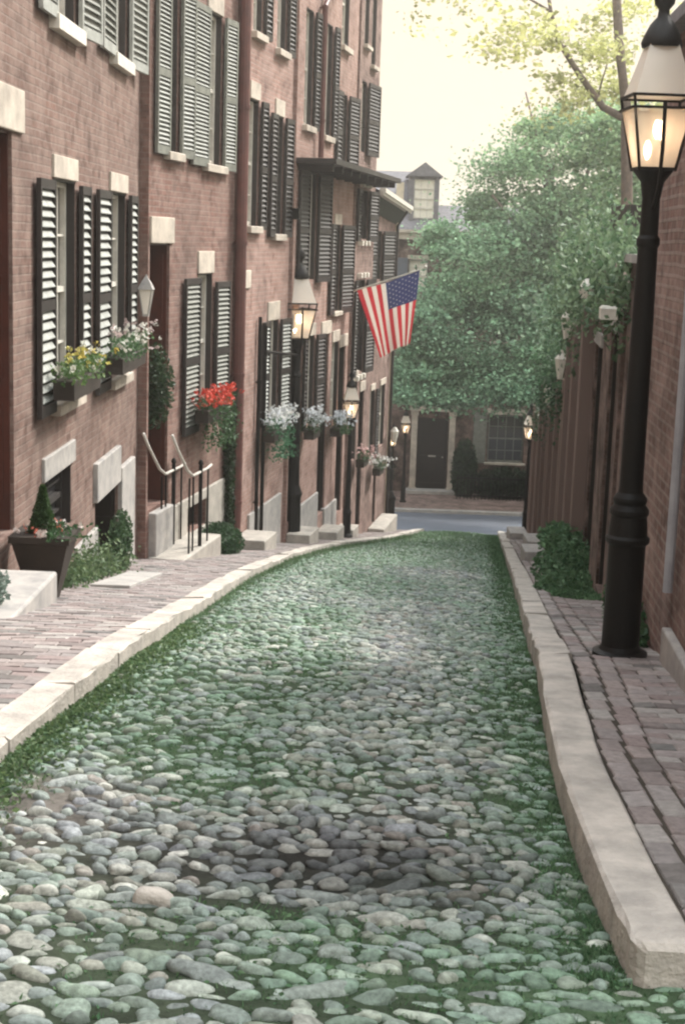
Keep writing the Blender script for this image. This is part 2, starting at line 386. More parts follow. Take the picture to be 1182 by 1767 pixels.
leaves(mb, cols, np.array(P), .019, (.05, .12, .055), (.12, .20, .10), .5)
tag(part('grass', mb, M['grass'], col=cols), 'short grass and moss growing between the cobbles of the lane', 'grass', kind='stuff')
mb = MB(); cols = []
pts = []
for _ in range(3800):
    d = 4.6+5.5*rng.random()**1.2; x = kl(d)+.02+abs(rng.normal())*.10; pts.append((x, d, lane_z(x, d)+.012*rng.random()))
leaves(mb, cols, pts, .026, (.06, .12, .05), (.14, .20, .09), .3)
tag(part('weeds', mb, M['leafy'], col=cols), 'low broad-leaved weeds along the left kerb of the lane', 'weeds', kind='stuff')

# kerbs: long granite blocks, each slightly off
def kerb(name, fn, d0, d1, side, w, ext=None):
    mb = MB(); d = d0
    while d < d1-.05:
        L = min(d1-d, (1.15 if d < 12 else 1.7)*(.75+.6*rng.random())); e = d+L-.012; n = 4
        dz = rng.normal()*.003; dx = rng.normal()*.004; ring = []
        ww = w*(1+.012*rng.normal())
        first = d == d0; prof = [0, .012, .035, .08, .16, .4, 1] if first else [i/n for i in range(n+1)]; n = len(prof)-1
        for i in range(n+1):
            y = d+(e-d)*prof[i]; x = fn(y)+dx; z = gz(y)+.003+dz; q = x+side*ww; b = .012
            if first and i < 4: k = (.030, .014, .005, .001)[i]; z -= k; x += side*k*1.3; q -= side*k       # worn, rounded end
            j = lambda s=.005: rng.normal()*s
            ring.append([(x, y, z-.34), (x+j(), y, z-b+j()), (x+side*b+j(), y, z+j()), (q-side*b, y, z+j()), (q, y, z-b), (q, y, z-.34)])
        base = len(mb.v); mb.v += [p for r in ring for p in r]
        for i in range(n):
            for k in range(5):
                f = (base+i*6+k, base+i*6+k+1, base+(i+1)*6+k+1, base+(i+1)*6+k); mb.f.append(f if side > 0 else f[::-1]); mb.uv.append([(0, 0)]*4); mb.mi.append(0)
        for i in (0, n): mb.f.append(tuple(base+i*6+k for k in range(6))); mb.uv.append([(0, 0)]*6); mb.mi.append(0)
        d += L
    if ext: ext(mb)
    return struct(name, mb, M['kerb'])
kerb('kerb_left', kl, 1.6, 39.7, -1, .19)
def ext(mb):
    mb.box(1.03, 1.42, 3.83, 3.99, gz(3.9)-.30, gz(3.9)-.055, bev=.015); mb.box(1.43, 1.95, 3.84, 3.99, gz(3.9)-.30, gz(3.9)-.05, bev=.015)
kerb('kerb_right', kr, 3.9, 39.7, 1, .185, ext)
# brick pavements: every brick is modelled
BP = [(.27, .225, .21), (.245, .195, .185), (.29, .25, .235), (.22, .185, .175), (.27, .235, .225), (.25, .225, .215), (.32, .295, .275)]
def pave(name, inner, outer, d0, d1, edging):
    mb = MB(); cols = []; 
    def brick(x0, x1, y0, y1, skew=0):
        j = lambda: rng.normal()*.002
        g = .0025; z = lambda x, y: gz(y)-.004
        dz = rng.normal()*.002; t = rng.normal()*.0022; x0 += g; x1 -= g; y0 += g; y1 -= g; b = .006
        base = len(mb.v); v = []
        for lv, ins in ((-.03, 0), (-b, 0), (0, b)):
            for i, (x, y) in enumerate(((x0+ins, y0+ins), (x1-ins, y0+ins), (x1-ins, y1-ins), (x0+ins, y1-ins))):
                v.append((x+j(), y+j()+skew*(x-x0), z(x, y)+lv+dz+(t if i in (1, 2) else -t)))
        mb.v += v
        fs = [(8, 9, 10, 11)]
        for r in (0, 4): fs += [(r+i, r+(i+1) % 4, r+4+(i+1) % 4, r+4+i) for i in range(4)]
        for f in fs: mb.f.append(tuple(base+q for q in f)); mb.uv.append([(0, 0)]*4); mb.mi.append(0)
        c = np.array(BP[rng.integers(len(BP))])*(.85+.3*rng.random()); c = c if rng.random() > .07 else c*np.array((.6, .65, .65))
        cols.extend([(*c, 1)]*12)
    y = d0; r = 0
    while y < d1:
        h = .105
        a, b = sorted((inner(y+.05), outer(y+.05)))
        sgn = 1 if inner(y) < outer(y) else -1
        # courses across the pavement
        e = edging*.115; i0 = inner(y+.05)+sgn*e
        span = abs(outer(y+.05)-i0); x = (0 if r % 2 else -.1)
        while x < span:
            w = .205; xa = max(x, 0); xb = min(x+w, span)
            if xb-xa > .03:
                p, q = sorted((i0+sgn*xa, i0+sgn*xb)); brick(p, q, y, y+h)
            x += w
        y += h; r += 1
    for k in range(edging):
        y = d0+(.1 if k % 2 else 0)
        while y < d1:
            L = .205; sgn = 1 if inner(y) < outer(y) else -1
            xa = inner(y+L/2)+sgn*(k*.115+.008); xb = xa+sgn*.10; p, q = sorted((xa, xb)); brick(p, q, y, min(y+L, d1)); y += L
    struct(name, mb, M['brickpave'], col=cols)
    mb = MB(); ys = list(np.arange(d0, d1, .5))+[d1]
    for i in range(len(ys)-1):
        a, b = ys[i], ys[i+1]; mb.face([(inner(a), a, gz(a)-.013), (outer(a), a, gz(a)-.013), (outer(b), b, gz(b)-.013), (inner(b), b, gz(b)-.013)][::(1 if inner(a) < outer(a) else -1)])
    struct(name+'_bed', mb, M['soil'])
WL = lambda d: -2.75 if d < 17.85 else -2.62+.168*(d-17.87)
WR = lambda d: 1.75+.05*(d-7.4) if d < 10.1 else 2.0+.09*(d-10.3)
pave('pavement_left', lambda d: kl(d)-.19, lambda d: WL(d)-.02, 2.0, 37.6, 0)
pave('pavement_right', lambda d: kr(d)+.19, lambda d: WR(d)+.02, 4.0, 39.5, 2)
# side street, far pavement
mb = MB(); mb.face([(-60, 39.9, gz(39.9)-.10), (60, 39.9, gz(39.9)-.10), (60, 47, gz(47)-.10), (-60, 47, gz(47)-.10)]); struct('street', mb, M['asphalt'])
mb = MB(); mb.box(-60, 60, 46.9, 47.1, -9, gz(47)+.02, bev=.02); struct('kerb_far', mb, M['granite'])
mb = MB(); mb.face([(-60, 47.1, gz(47.1)+.01), (60, 47.1, gz(47.1)+.01), (60, 50.6, gz(50.6)+.02), (-60, 50.6, gz(50.6)+.02)], [(-60, 0), (60, 0), (60, 3.5), (-60, 3.5)]); struct('pavement_far', mb, M['brick_pier'])
mb = MB(); mb.box(-60, .9, 39.6, 39.85, -9, gz(39.7)+.01, bev=.02); mb.box(4.0, 60, 39.6, 39.85, -9, gz(39.7)+.01, bev=.02); struct('kerb_street', mb, M['granite'])

# ------------------------------------------------------------------ houses
def wall_mesh(fr, s0, s1, z0, z1, ops, depth=6, rev=.16, ztop1=None, base=None):
    """front with real openings and reveals, plus sides, back and top"""
    mb = MB(); ss = sorted({s0, s1, *[o[0] for o in ops], *[o[1] for o in ops]}); zs = sorted({z0, z1, *[o[2] for o in ops], *[o[3] for o in ops]})
    ss = [v for v in ss if s0 <= v <= s1]; zs = [v for v in zs if z0 <= v <= z1]
    def q(pts, uvs): mb.face([fr.p(*p) for p in pts], uvs)
    for i in range(len(ss)-1):
        for j in range(len(zs)-1):
            a, b, c, d = ss[i], ss[i+1], zs[j], zs[j+1]; m, n = (a+b)/2, (c+d)/2
            if any(o[0] < m < o[1] and o[2] < n < o[3] for o in ops): continue
            q([(a, 0, c), (b, 0, c), (b, 0, d), (a, 0, d)], [(a, c), (b, c), (b, d), (a, d)])
    for o in ops:
        a, b, c, d = o[:4]; r = o[4] if len(o) > 4 else rev
        q([(a, 0, c), (a, 0, d), (a, -r, d), (a, -r, c)], [(0, c), (0, d), (r, d), (r, c)])
        q([(b, 0, c), (b, 0, d), (b, -r, d), (b, -r, c)], [(0, c), (0, d), (r, d), (r, c)])
        q([(a, 0, d), (b, 0, d), (b, -r, d), (a, -r, d)], [(a, 0), (b, 0), (b, r), (a, r)])
        q([(a, 0, c), (b, 0, c), (b, -r, c), (a, -r, c)], [(a, 0), (b, 0), (b, r), (a, r)])
        q([(a, -r-.08, c-.01), (b, -r-.08, c-.01), (b, -r-.08, d+.01), (a, -r-.08, d+.01)], [(a, c), (b, c), (b, d), (a, d)])
    for s in (s0, s1): q([(s, 0, z0), (s, -depth, z0), (s, -depth, z1), (s, 0, z1)], [(0, z0), (depth, z0), (depth, z1), (0, z1)])
    q([(s0, -depth, z0), (s1, -depth, z0), (s1, -depth, z1), (s0, -depth, z1)], [(s0, z0), (s1, z0), (s1, z1), (s0, z1)])
    q([(s0, 0, z1), (s1, 0, z1), (s1, -depth, z1), (s0, -depth, z1)], [(s0, 0), (s1, 0), (s1, depth), (s0, depth)])
    return mb
def shutter(win, fr, hinge, free, z0, z1, slat, frame, ang=8, pitch=.07, off=.03, th=.04):
    """louvred leaf hung at 'hinge', its free edge 'ang' degrees off the wall"""
    w = abs(free-hinge); sg = 1 if free > hinge else -1; a = math.radians(ang)
    o = fr.p(hinge, off, 0); ex = fr.ex*sg*math.cos(a)+fr.ey*math.sin(a); ey = fr.ey*math.cos(a)-fr.ex*sg*math.sin(a)
    f = Frame(o, ex, ey); st = min(.045, w*.1); H = z1-z0; mb = MB()
    zs = [z0, z0+H*.47, z1]
    mb.box(0, st, 0, th, z0, z1, f); mb.box(w-st, w, 0, th, z0, z1, f)
    for za, zb in ((z0, z0+.10), (z0+H*.47-.04, z0+H*.47+.05), (z1-.08, z1)): mb.box(st, w-st, .002, th-.002, za, zb, f)
    mb.box(st, w-st, .0, .005, z0+.02, z1-.02, f)  # back board added to stand in for shade in the louvre gaps
    s = part('shutter', mb, frame, win)
    mb = MB()
    for za, zb in ((z0+.10, z0+H*.47-.04), (z0+H*.47+.05, z1-.08)):
        n = max(2, int((zb-za)/pitch)); p = (zb-za)/n
        for i in range(n):
            zc = za+p*(i+.5); t = .005
            vs = [f.p(x, y, z) for x in (st, w-st) for y, z in ((.008, zc+p*.30), (th-.002, zc-p*.26), (th-.002, zc-p*.26+.008), (.008, zc+p*.30+.008))]
            mb.add(vs, [(0, 1, 2, 3), (7, 6, 5, 4), (0, 4, 5, 1), (1, 5, 6, 2), (2, 6, 7, 3), (3, 7, 4, 0)])
    part('louvres', mb, slat, win)
def window(house, fr, s0, s1, z0, z1, frame=None, pane=None, rev=.1, lintel=None, sill=None, shut=(), smat=('shutter_dark', 'shutter_dark'), mun=2, ang=8, pitch=.07, lmat='sandstone', simat='sandstone', opened=None):
    frame = frame or M['white_paint']; mb = MB(); t = .06; y0, y1 = -rev-.05, -rev+.02
    mb.box(s0, s0+t, y0, y1, z0, z1, fr); mb.box(s1-t, s1, y0, y1, z0, z1, fr)
    zm = (z0+z1)/2
    for a, b in ((z0, z0+.07), (zm-.025, zm+.025), (z1-.06, z1)): mb.box(s0+t, s1-t, y0+.003, y1-.003, a, b, fr)
    for k in range(1, mun+1):
        x = s0+t+(s1-s0-2*t)*k/(mun+1); mb.box(x-.011, x+.011, y0+.012, y1-.012, z0+.07, z1-.06, fr)
    for zz in ((z0+zm)/2, (zm+z1)/2): mb.box(s0+t, s1-t, y0+.015, y1-.015, zz-.011, zz+.011, fr)
    w = part('window', mb, frame, house)
    mb = MB(); mb.face([fr.p(s0+t, -rev-.03, z0+.05), fr.p(s1-t, -rev-.03, z0+.05), fr.p(s1-t, -rev-.03, z1-.05), fr.p(s0+t, -rev-.03, z1-.05)]); part('pane', mb, pane or M['pane'], w)
    mb = MB(); mb.box(s1-.014, s1-.0005, -rev+.021, -.004, z0, z1, fr); mb.box(s0+.0005, s0+.014, -rev+.021, -.004, z0, z1, fr); mb.box(s0+.014, s1-.014, -rev+.021, -.004, z1-.014, z1-.0005, fr); part('reveal_lining', mb, M['shutter_side'], w)  # dark boards added to make the brick reveals read dark
    if sill: mb = MB(); e = sill[0]; mb.box(s0-e, s1+e, -rev, .09, z0-sill[1], z0-.002, fr, bev=.012); part('sill', mb, M[simat], w)
    if lintel: mb = MB(); e = lintel[0]; mb.box(s0-e, s1+e, -.1, .025, z1+.003, z1+lintel[1], fr); part('lintel', mb, M[lmat], w, bevel=.008)
    for q in shut:
        h, f = q[:2]; za = q[2] if len(q) > 2 else z0-.05; zb = q[3] if len(q) > 3 else z1
        shutter(w, fr, h, f, za, zb, M[smat[0]], M[smat[1]], q[4] if len(q) > 4 else (0 if f < h else 6), pitch)
    return w
def door(house, fr, s0, s1, z0, z1, m, rev=.45, lintel=None, lmat='sandstone', frame=None):
    mb = MB(); mb.box(s0, s1, -rev-.05, -rev, z0, z1, fr); w = (s1-s0); 
    for a, b, c, d in ((.12, .46, .08, .40), (.54, .88, .08, .40), (.12, .46, .46, .90), (.54, .88, .46, .90)):
        mb.box(s0+w*a, s0+w*b, -rev, -rev+.018, z0+(z1-z0)*c, z0+(z1-z0)*d, fr, bev=.01) if False else mb.bar(fr.p(s0+w*a, -rev+.01, z0+(z1-z0)*c), fr.p(s0+w*b, -rev+.01, z0+(z1-z0)*c), .03)
    d = part('door', mb, m, house)
    mb = MB(); mb.box(s0, s0+.02, -rev, -.03, z0, z1, fr); mb.box(s1-.02, s1, -rev, -.03, z0, z1, fr); mb.box(s0+.02, s1-.02, -rev, -.03, z1-.02, z1, fr)
    for k in range(3): za = z0+(z1-z0)*(.08+.31*k); mb.box(s1-.032, s1-.0201, -rev+.07, -.08, za, za+(z1-z0)*.26, fr)
    part('jamb', mb, m, d)
    if frame:
        mb = MB(); mb.box(s0, s0+.07, -rev+.001, -rev+.10, z0, z1, fr); mb.box(s1-.07, s1, -rev+.001, -rev+.10, z0, z1, fr); mb.box(s0+.07, s1-.07, -rev+.001, -rev+.09, z1-.09, z1, fr); part('door_frame', mb, frame, d)
    mb = MB(); p = fr.p(s0+w*.85, -rev+.05, z0+(z1-z0)*.45); mb.tube([p-fr.ey*.03, p+fr.ey*.02], [.012, .028], 8); part('handle', mb, M['rail_white'], d)
    if lintel: mb = MB(); mb.box(s0-lintel[0], s1+lintel[1], -.12, .028, z1+.003, z1+lintel[2], fr); part('lintel', mb, M[lmat], d, bevel=.01)
    return d
def slab(house, fr, name, s0, s1, z0, z1, m, w0=-.05, w1=.03, bev=.012):
    mb = MB(); mb.box(s0, s1, w0, w1, z0, z1, fr); return part(name, mb, m, house, bevel=bev)
def pipe(house, fr, s, z0, z1, r, m, off=.09):
    mb = MB(); mb.tube([fr.p(s, off, z0), fr.p(s, off, z1)], r, 12)
    z = z0+.6
    while z < z1: mb.tube([fr.p(s, off, z), fr.p(s, off, z+.05)], r*1.18, 12); mb.bar(fr.p(s, 0, z+.02), fr.p(s, off, z+.02), .02); z += 1.9
    return part('downpipe', mb, m, house, smooth=False)
def stoop(name, fr, s0, s1, w1, z0, z1, m, label, group=None, w0=.003):
    mb = MB(); mb.box(s0, s1, w0, w1, z0, z1, fr); o = part(name, mb, m, bevel=.02); return tag(o, label, 'step', group)

GH = 'brick row houses down the left side of the lane'
# --- house one: plane x = -2.75, s = world Y
A = Frame((-2.75, 0, 0), (0, 1, 0), (1, 0, 0))
h1 = root('brick_house', (-2.75, 10, gz(10)), 'nearest brick house on the left, louvred shutters with sky-paled slats over yellow and white window boxes', 'house', GH)
ops = [(10.3, 11.5, -2.35, .73, .5), (12.98, 13.94, -1.50, .45), (15.8, 16.8, -1.55, .43), (12.95, 13.9, 1.80, 3.7), (15.85, 16.75, 1.84, 3.75), (12.6, 13.75, -2.72, -2.15), (15.0, 16.4, -3.9, -2.75, .5), (5, 6, -1.5, .5), (5, 6, 1.8, 3.7), (9.0, 9.9, 1.8, 3.7)]
part('wall', wall_mesh(A, -2, 17.88, -5, 6.2, ops), M['brick_a'], h1)
door(h1, A, 10.3, 11.5, -2.35, .73, M['door_red'], .5, (.2, .33, .33))
sp = ('shutter_pale', 'shutter_side')  # slat colour kept pale to imitate sky reflected off the louvres
window(h1, A, 12.98, 13.94, -1.50, .45, lintel=(.05, .2), sill=(.12, .1), shut=[(12.80, 12.2, -1.55, .42, 0), (13.98, 14.42, -1.55, .42, 0)], smat=sp, pitch=.082)
window(h1, A, 15.8, 16.8, -1.55, .43, lintel=(.06, .2), sill=(.12, .1), shut=[(15.55, 14.85, -1.62, .42, 0), (16.84, 17.3, -1.55, .42, 0)], smat=sp, pitch=.082)
window(h1, A, 12.95, 13.9, 1.80, 3.7, lintel=(.05, .2), sill=(.12, .13), shut=[(12.9, 12.3), (13.95, 14.6)], smat=('shutter_green', 'shutter_pale'), simat='white_paint')
window(h1, A, 15.85, 16.75, 1.84, 3.75, lintel=(.05, .2), sill=(.12, .13), shut=[(15.8, 15.05), (16.8, 17.5)], smat=('shutter_green', 'shutter_pale'), simat='white_paint')
for a, z in ((5, -1.5), (5, 1.8), (9.0, 1.8)): window(h1, A, a, a+(.9 if a > 8 else 1), z, z+(2.0 if z < 0 else 1.9), lintel=(.05, .2), sill=(.12, .13))
window(h1, A, 12.6, 13.75, -2.72, -2.15, frame=M['shutter_dark'], mun=1)
slab(h1, A, 'basement_lintel', 12.5, 13.85, -2.14, -1.93, M['granite'])
door(h1, A, 15.0, 16.4, -3.9, -2.75, M['door_dark'], .5)
slab(h1, A, 'granite_lintel', 14.9, 16.35, -2.74, -2.33, M['granite'], w1=.05)
slab(h1, A, 'granite_pier', 16.42, 17.35, -4.1, -2.6, M['granite'], w1=.05)
slab(h1, A, 'granite_block', 13.9, 14.98, -4.0, -3.0, M['granite'], w1=.04)
# --- the angled row
kd = Vector((3.34, 19.9, 0)).normalized(); kn = Vector((kd.y, -kd.x, 0))
def K(push=0): return Frame(Vector((-2.72, 17.3, 0))+kn*push, kd, kn)
def ky(s): return 17.3+kd.y*s
K2 = K(0)
h2 = root('brick_house', K2.p(2, 0, gz(19.5)), 'brick house with red geraniums, grey green shutters and an iron railed door', 'house', GH)
ops = [(.56, 1.36, -3.35, -.11, .5), (2.62, 3.35, -2.35, -.5), (1.18, 1.58, 1.0, 2.95), (2.9, 3.62, .95, 2.92), (2.2, 3.2, -3.98, -3.62)]
part('wall', wall_mesh(K2, .5, 4.5, -6, 6.6, ops), M['brick_b'], h2)
door(h2, K2, .56, 1.36, -3.35, -.11, M['door_red'], .5, (0.01, .12, .32))
window(h2, K2, 2.62, 3.35, -2.35, -.5, lintel=(.02, .3), shut=[(2.58, 1.9, -2.6, -.55), (3.4, 3.92, -2.45, -.62)], smat=('shutter_green', 'shutter_side'), pitch=.06)
window(h2, K2, 1.18, 1.58, 1.0, 2.95, sill=(.12, .1), shut=[(1.14, .62), (1.62, 2.05)], smat=('shutter_pale', 'shutter_green'), pitch=.05, ang=10)
window(h2, K2, 2.9, 3.62, .95, 2.92, lintel=(.02, .3), sill=(.15, .1), shut=[(2.86, 2.12), (3.66, 4.1)], smat=('shutter_pale', 'shutter_green'), pitch=.05, ang=10)
slab(h2, K2, 'granite_base', 1.5, 2.19, -5, -3.47, M['granite_warm'], w1=.04); slab(h2, K2, 'granite_base', 3.21, 4.3, -5.4, -3.47, M['granite_warm'], w1=.04); slab(h2, K2, 'granite_base', 2.191, 3.209, -5.4, -3.99, M['granite_warm'], w1=.038)
slab(h2, K2, 'granite_base', 2.191, 3.209, -3.61, -3.472, M['granite_warm'], w1=.038)
pipe(h2, K2, 4.42, gz(21.7)+.1, 6.4, .085, M['pipe_red'], .12)
# wall lantern beside the door
mb = MB(); o = A.p(17.4, .15, -.92); mb.lathe(o, [(.045, 0), (.10, .26), (.11, .28)], 4, PI/4); wl = part('wall_lantern', mb, M['hood_glass'], h2)
mb = MB(); mb.lathe(o, [(.125, .285), (.08, .36), (.02, .43), (.005, .46)], 4, PI/4); mb.lathe(o, [(.05, -.03), (.055, 0)], 4, PI/4)
for k in range(4):
    a = PI/4+k*PI/2; mb.bar(o+Vector((.045*math.cos(a), .045*math.sin(a), 0)), o+Vector((.107*math.cos(a), .107*math.sin(a), .28)), .012)
mb.bar(A.p(17.4, .0, -.72), A.p(17.4, .15, -.5), .02); part('lantern_frame', mb, M['granite'], wl)
K3 = K(.06)
h3 = root('brick_house', K3.p(6, 0, gz(23.5)), 'paler brick house past the first red downpipe, white petunia box under its window', 'house', GH)
ops = [(4.56, 5.02, -4.3, -.75, .4), (6.42, 7.2, -2.9, -1.3), (5.0, 5.55, .17, 2.0), (6.62, 7.2, .07, 1.9), (5.1, 5.62, 2.95, 4.8), (6.62, 7.2, 2.9, 4.8)]
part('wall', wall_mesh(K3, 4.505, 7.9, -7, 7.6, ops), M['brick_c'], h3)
door(h3, K3, 4.56, 5.02, -4.3, -.75, M['door_dark'], .4, (.03, .2, .27))
W3 = ('shutter_dark', 'shutter_side')
window(h3, K3, 6.42, 7.2, -2.9, -1.3, lintel=(.02, .3), shut=[(6.4, 5.98), (7.22, 7.72)], smat=('shutter_pale', 'shutter_side'), pitch=.06)
window(h3, K3, 5.0, 5.55, .17, 2.0, lintel=(.02, .25), sill=(.1, .1), shut=[(5.58, 5.85)], smat=W3)
window(h3, K3, 6.62, 7.2, .07, 1.9, lintel=(.02, .25), sill=(.1, .1), shut=[(6.6, 6.22), (7.22, 7.6)], smat=W3)
window(h3, K3, 5.1, 5.62, 2.95, 4.8, sill=(.1, .1), shut=[(5.66, 5.95)], smat=W3); window(h3, K3, 6.62, 7.2, 2.9, 4.8, sill=(.1, .1), shut=[(7.22, 7.55)], smat=W3)
slab(h3, K3, 'granite_base', 5.4, 7.6, -6, -4.25, M['granite'], w1=.04)
mb = MB(); mb.box(7.55, 7.75, .0, .22, .32, .5, K3, bev=.01); part('alarm_box', mb, M['iron'], h3)
pipe(h3, K3, 5.75, gz(23)+.1, -1.2, .03, M['iron'], .05)
K4 = K(.12)
h4 = root('brick_house', K4.p(10, 0, gz(27.5)), 'tall brick house with a dark balcony slab running across its front', 'house', GH)
ops = [(7.98, 8.8, -4.85, -1.5, .35), (8.95, 9.7, -.7, 1.15), (9.1, 9.9, -3.3, -1.7), (10.5, 11.3, -5.2, -1.75, .35), (11.6, 12.3, -3.5, -1.95), (11.45, 12.1, -1.35, .3), (8.45, 9.05, 1.9, 3.8), (10.1, 10.75, 1.85, 3.8), (11.7, 12.4, 1.36, 2.75), (12.4, 13.1, -5.5, -2.1, .35), (11.6, 12.3, 3.6, 5.2), (10.1, 10.75, 4.6, 6.2), (8.45, 9.05, 4.6, 6.2)]
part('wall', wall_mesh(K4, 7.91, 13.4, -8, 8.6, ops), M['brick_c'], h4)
for a, b, c, d in ((7.98, 8.8, -4.85, -1.5), (10.5, 11.3, -5.2, -1.75), (12.4, 13.1, -5.5, -2.1)): door(h4, K4, a, b, c, d, M['door_dark'], .35, (.02, .1, .25))
window(h4, K4, 8.95, 9.7, -.7, 1.15, shut=[(8.92, 8.12), (9.73, 10.5)], smat=W3)
window(h4, K4, 9.1, 9.9, -3.3, -1.7, lintel=(.02, .22), shut=[(9.07, 8.84), (9.93, 10.42)], smat=W3); window(h4, K4, 11.6, 12.3, -3.5, -1.95, lintel=(.02, .22), smat=W3)
window(h4, K4, 11.45, 12.1, -1.35, .3, sill=(.08, .08), lintel=(.02, .2), shut=[(11.43, 11.0), (12.12, 12.95)], smat=W3)
window(h4, K4, 8.45, 9.05, 1.9, 3.8, sill=(.1, .1), shut=[(9.07, 9.35)], smat=W3); window(h4, K4, 10.1, 10.75, 1.85, 3.8, sill=(.1, .1), shut=[(10.78, 11.05)], smat=W3)
window(h4, K4, 11.7, 12.4, 1.36, 2.75, shut=[(11.68, 11.2), (12.43, 13.1)], smat=W3)
for a in ((11.6, 12.3, 3.6, 5.2), (10.1, 10.75, 4.6, 6.2), (8.45, 9.05, 4.6, 6.2)): window(h4, K4, *a, sill=(.1, .1), lintel=(.02, .2))
pipe(h4, K4, 9.5, 1.42, 3.95, .05, M['pipe_red'], .1)
mb = MB(); mb.tube([K4.p(9.5, .1, 3.95), K4.p(9.8, .1, 4.15), K4.p(9.85, .1, 4.5), K4.p(9.0, .1, 4.75), K4.p(8.6, .1, 4.85)], .05, 10); part('gutter_elbow', mb, M['pipe_red'], h4)
mb = MB(); mb.box(7.95, 15.3, .0, .68, 1.24, 1.33, K4)
for s in np.arange(8.1, 15.2, .85): mb.box(s, s+.07, .0, .6, 1.13, 1.239, K4)
part('balcony', mb, M['shutter_side'], h4)
slab(h4, K4, 'granite_base', 8.6, 10.5, -7, -4.7, M['granite'], w1=.04); slab(h4, K4, 'granite_base', 11.2, 12.45, -7, -5.15, M['granite'], w1=.04)
K5 = K(.16)
h5 = root('brick_house', K5.p(14.5, 0, gz(32)), 'narrow brick house behind the flag, rows of three small white blocks under its windows', 'house', GH)
ops = [(13.85, 14.9, .05, 1.05), (13.85, 14.9, -2.75, -.8), (13.7, 14.4, -4.6, -2.9), (14.7, 15.3, -6.2, -3.2, .35), (13.75, 14.3, 1.8, 3.2), (13.8, 14.3, 3.9, 5.4), (14.7, 15.2, 3.6, 5.2)]
part('wall', wall_mesh(K5, 13.41, 15.85, -9, 8.0, ops), M['brick_d'], h5)
for a, b, c, d in ops[:2]:
    w = window(h5, K5, a, b, c, d, frame=M['shutter_side'], mun=3, shut=[(a-.02, a-.35), (b+.02, b+.7)], smat=W3)
    for zz in (c-.14, d+.05):
        for k in range(3): mb = MB(); mb.box(a+.05+k*.4, a+.2+k*.4, 0, .10, zz, zz+.10, K5, bev=.01); part('white_block', mb, M['white_paint'], w)
window(h5, K5, 13.7, 14.4, -4.6, -2.9, lintel=(.02, .2)); door(h5, K5, 14.7, 15.3, -6.2, -3.2, M['door_dark'], .35, (.02, .05, .22))
window(h5, K5, 13.75, 14.3, 1.8, 3.2, shut=[(14.33, 15.2)], smat=W3); window(h5, K5, 13.8, 14.3, 3.9, 5.4, sill=(.08, .08)); window(h5, K5, 14.7, 15.2, 3.6, 5.2, sill=(.08, .08))
K6 = K(.02)
h6 = root('brick_house', K6.p(18, 0, gz(35)), 'small brick house at the far left corner with white gutter and cream corner board', 'house', GH)
ops = [(16.9, 17.8, -.85, .25), (17.0, 17.6, -4.9, -3.4), (18.4, 19.2, -4.9, -3.4), (17.9, 18.3, -6.7, -4.2, .3)]
part('wall', wall_mesh(K6, 15.86, 20.1, -9, .72, ops), M['brick_d'], h6)
window(h6, K6, 16.9, 17.8, -.85, .25, shut=[(16.88, 16.05), (17.85, 18.9)], smat=W3)
window(h6, K6, 17.0, 17.6, -4.9, -3.4, lintel=(.02, .15), shut=[(17.63, 17.85)], smat=W3); window(h6, K6, 18.4, 19.2, -4.9, -3.4, lintel=(.02, .15)); door(h6, K6, 17.9, 18.3, -6.7, -4.2, M['door_dark'], .3)
slab(h6, K6, 'corner_board', 19.85, 20.14, -7, .6, M['cream_paint'], w0=-.2, w1=.05)
mb = MB(); f = K6
for w0, w1, z0, z1 in ((0, .32, 0, .06), (.22, .36, .06, .16)):
    vs = [f.p(s, w, z+(1.0 if s < 18 else .72)) for s in (15.9, 20.3) for w, z in ((w0, z0), (w1, z0), (w1, z1), (w0, z1))]
    mb.add(vs, [(0, 1, 2, 3), (7, 6, 5, 4), (0, 4, 5, 1), (1, 5, 6, 2), (2, 6, 7, 3), (3, 7, 4, 0)])
part('gutter', mb, M['white_paint'], h6)
mb = MB(); vs = [f.p(s, w, z) for s, dz in ((15.9, .28), (20.3, 0)) for w, z in ((.02, .4+dz), (.2, .72+dz), (.0, .715+dz))]; mb.add(vs, [(0, 1, 2), (5, 4, 3), (0, 3, 4, 1), (1, 4, 5, 2), (2, 5, 3, 0)]); part('fascia', mb, M['shutter_side'], h6)
mb = MB(); vs = [f.p(15.88, .3, 1.07), f.p(20.3, .3, .80), f.p(20.3, -2.5, 2.0), f.p(15.88, -2.5, 2.3)]; mb.face(vs); mb.face([v-Vector((0, 0, .06)) for v in vs][::-1]); part('roof', mb, M['slate'], h6)
mb = MB(); mb.tube([f.p(19.7, .3, .75), f.p(19.7, .08, .4), f.p(19.7, .08, -6.8)], .035, 8); part('downpipe', mb, M['shutter_side'], h6)
mb = MB(); o = f.p(19.6, .22, -4.9); mb.lathe(o, [(.05, 0), (.1, .25), (.11, .27), (.03, .38)], 6); part('wall_lantern', mb, M['white_paint'], h6)

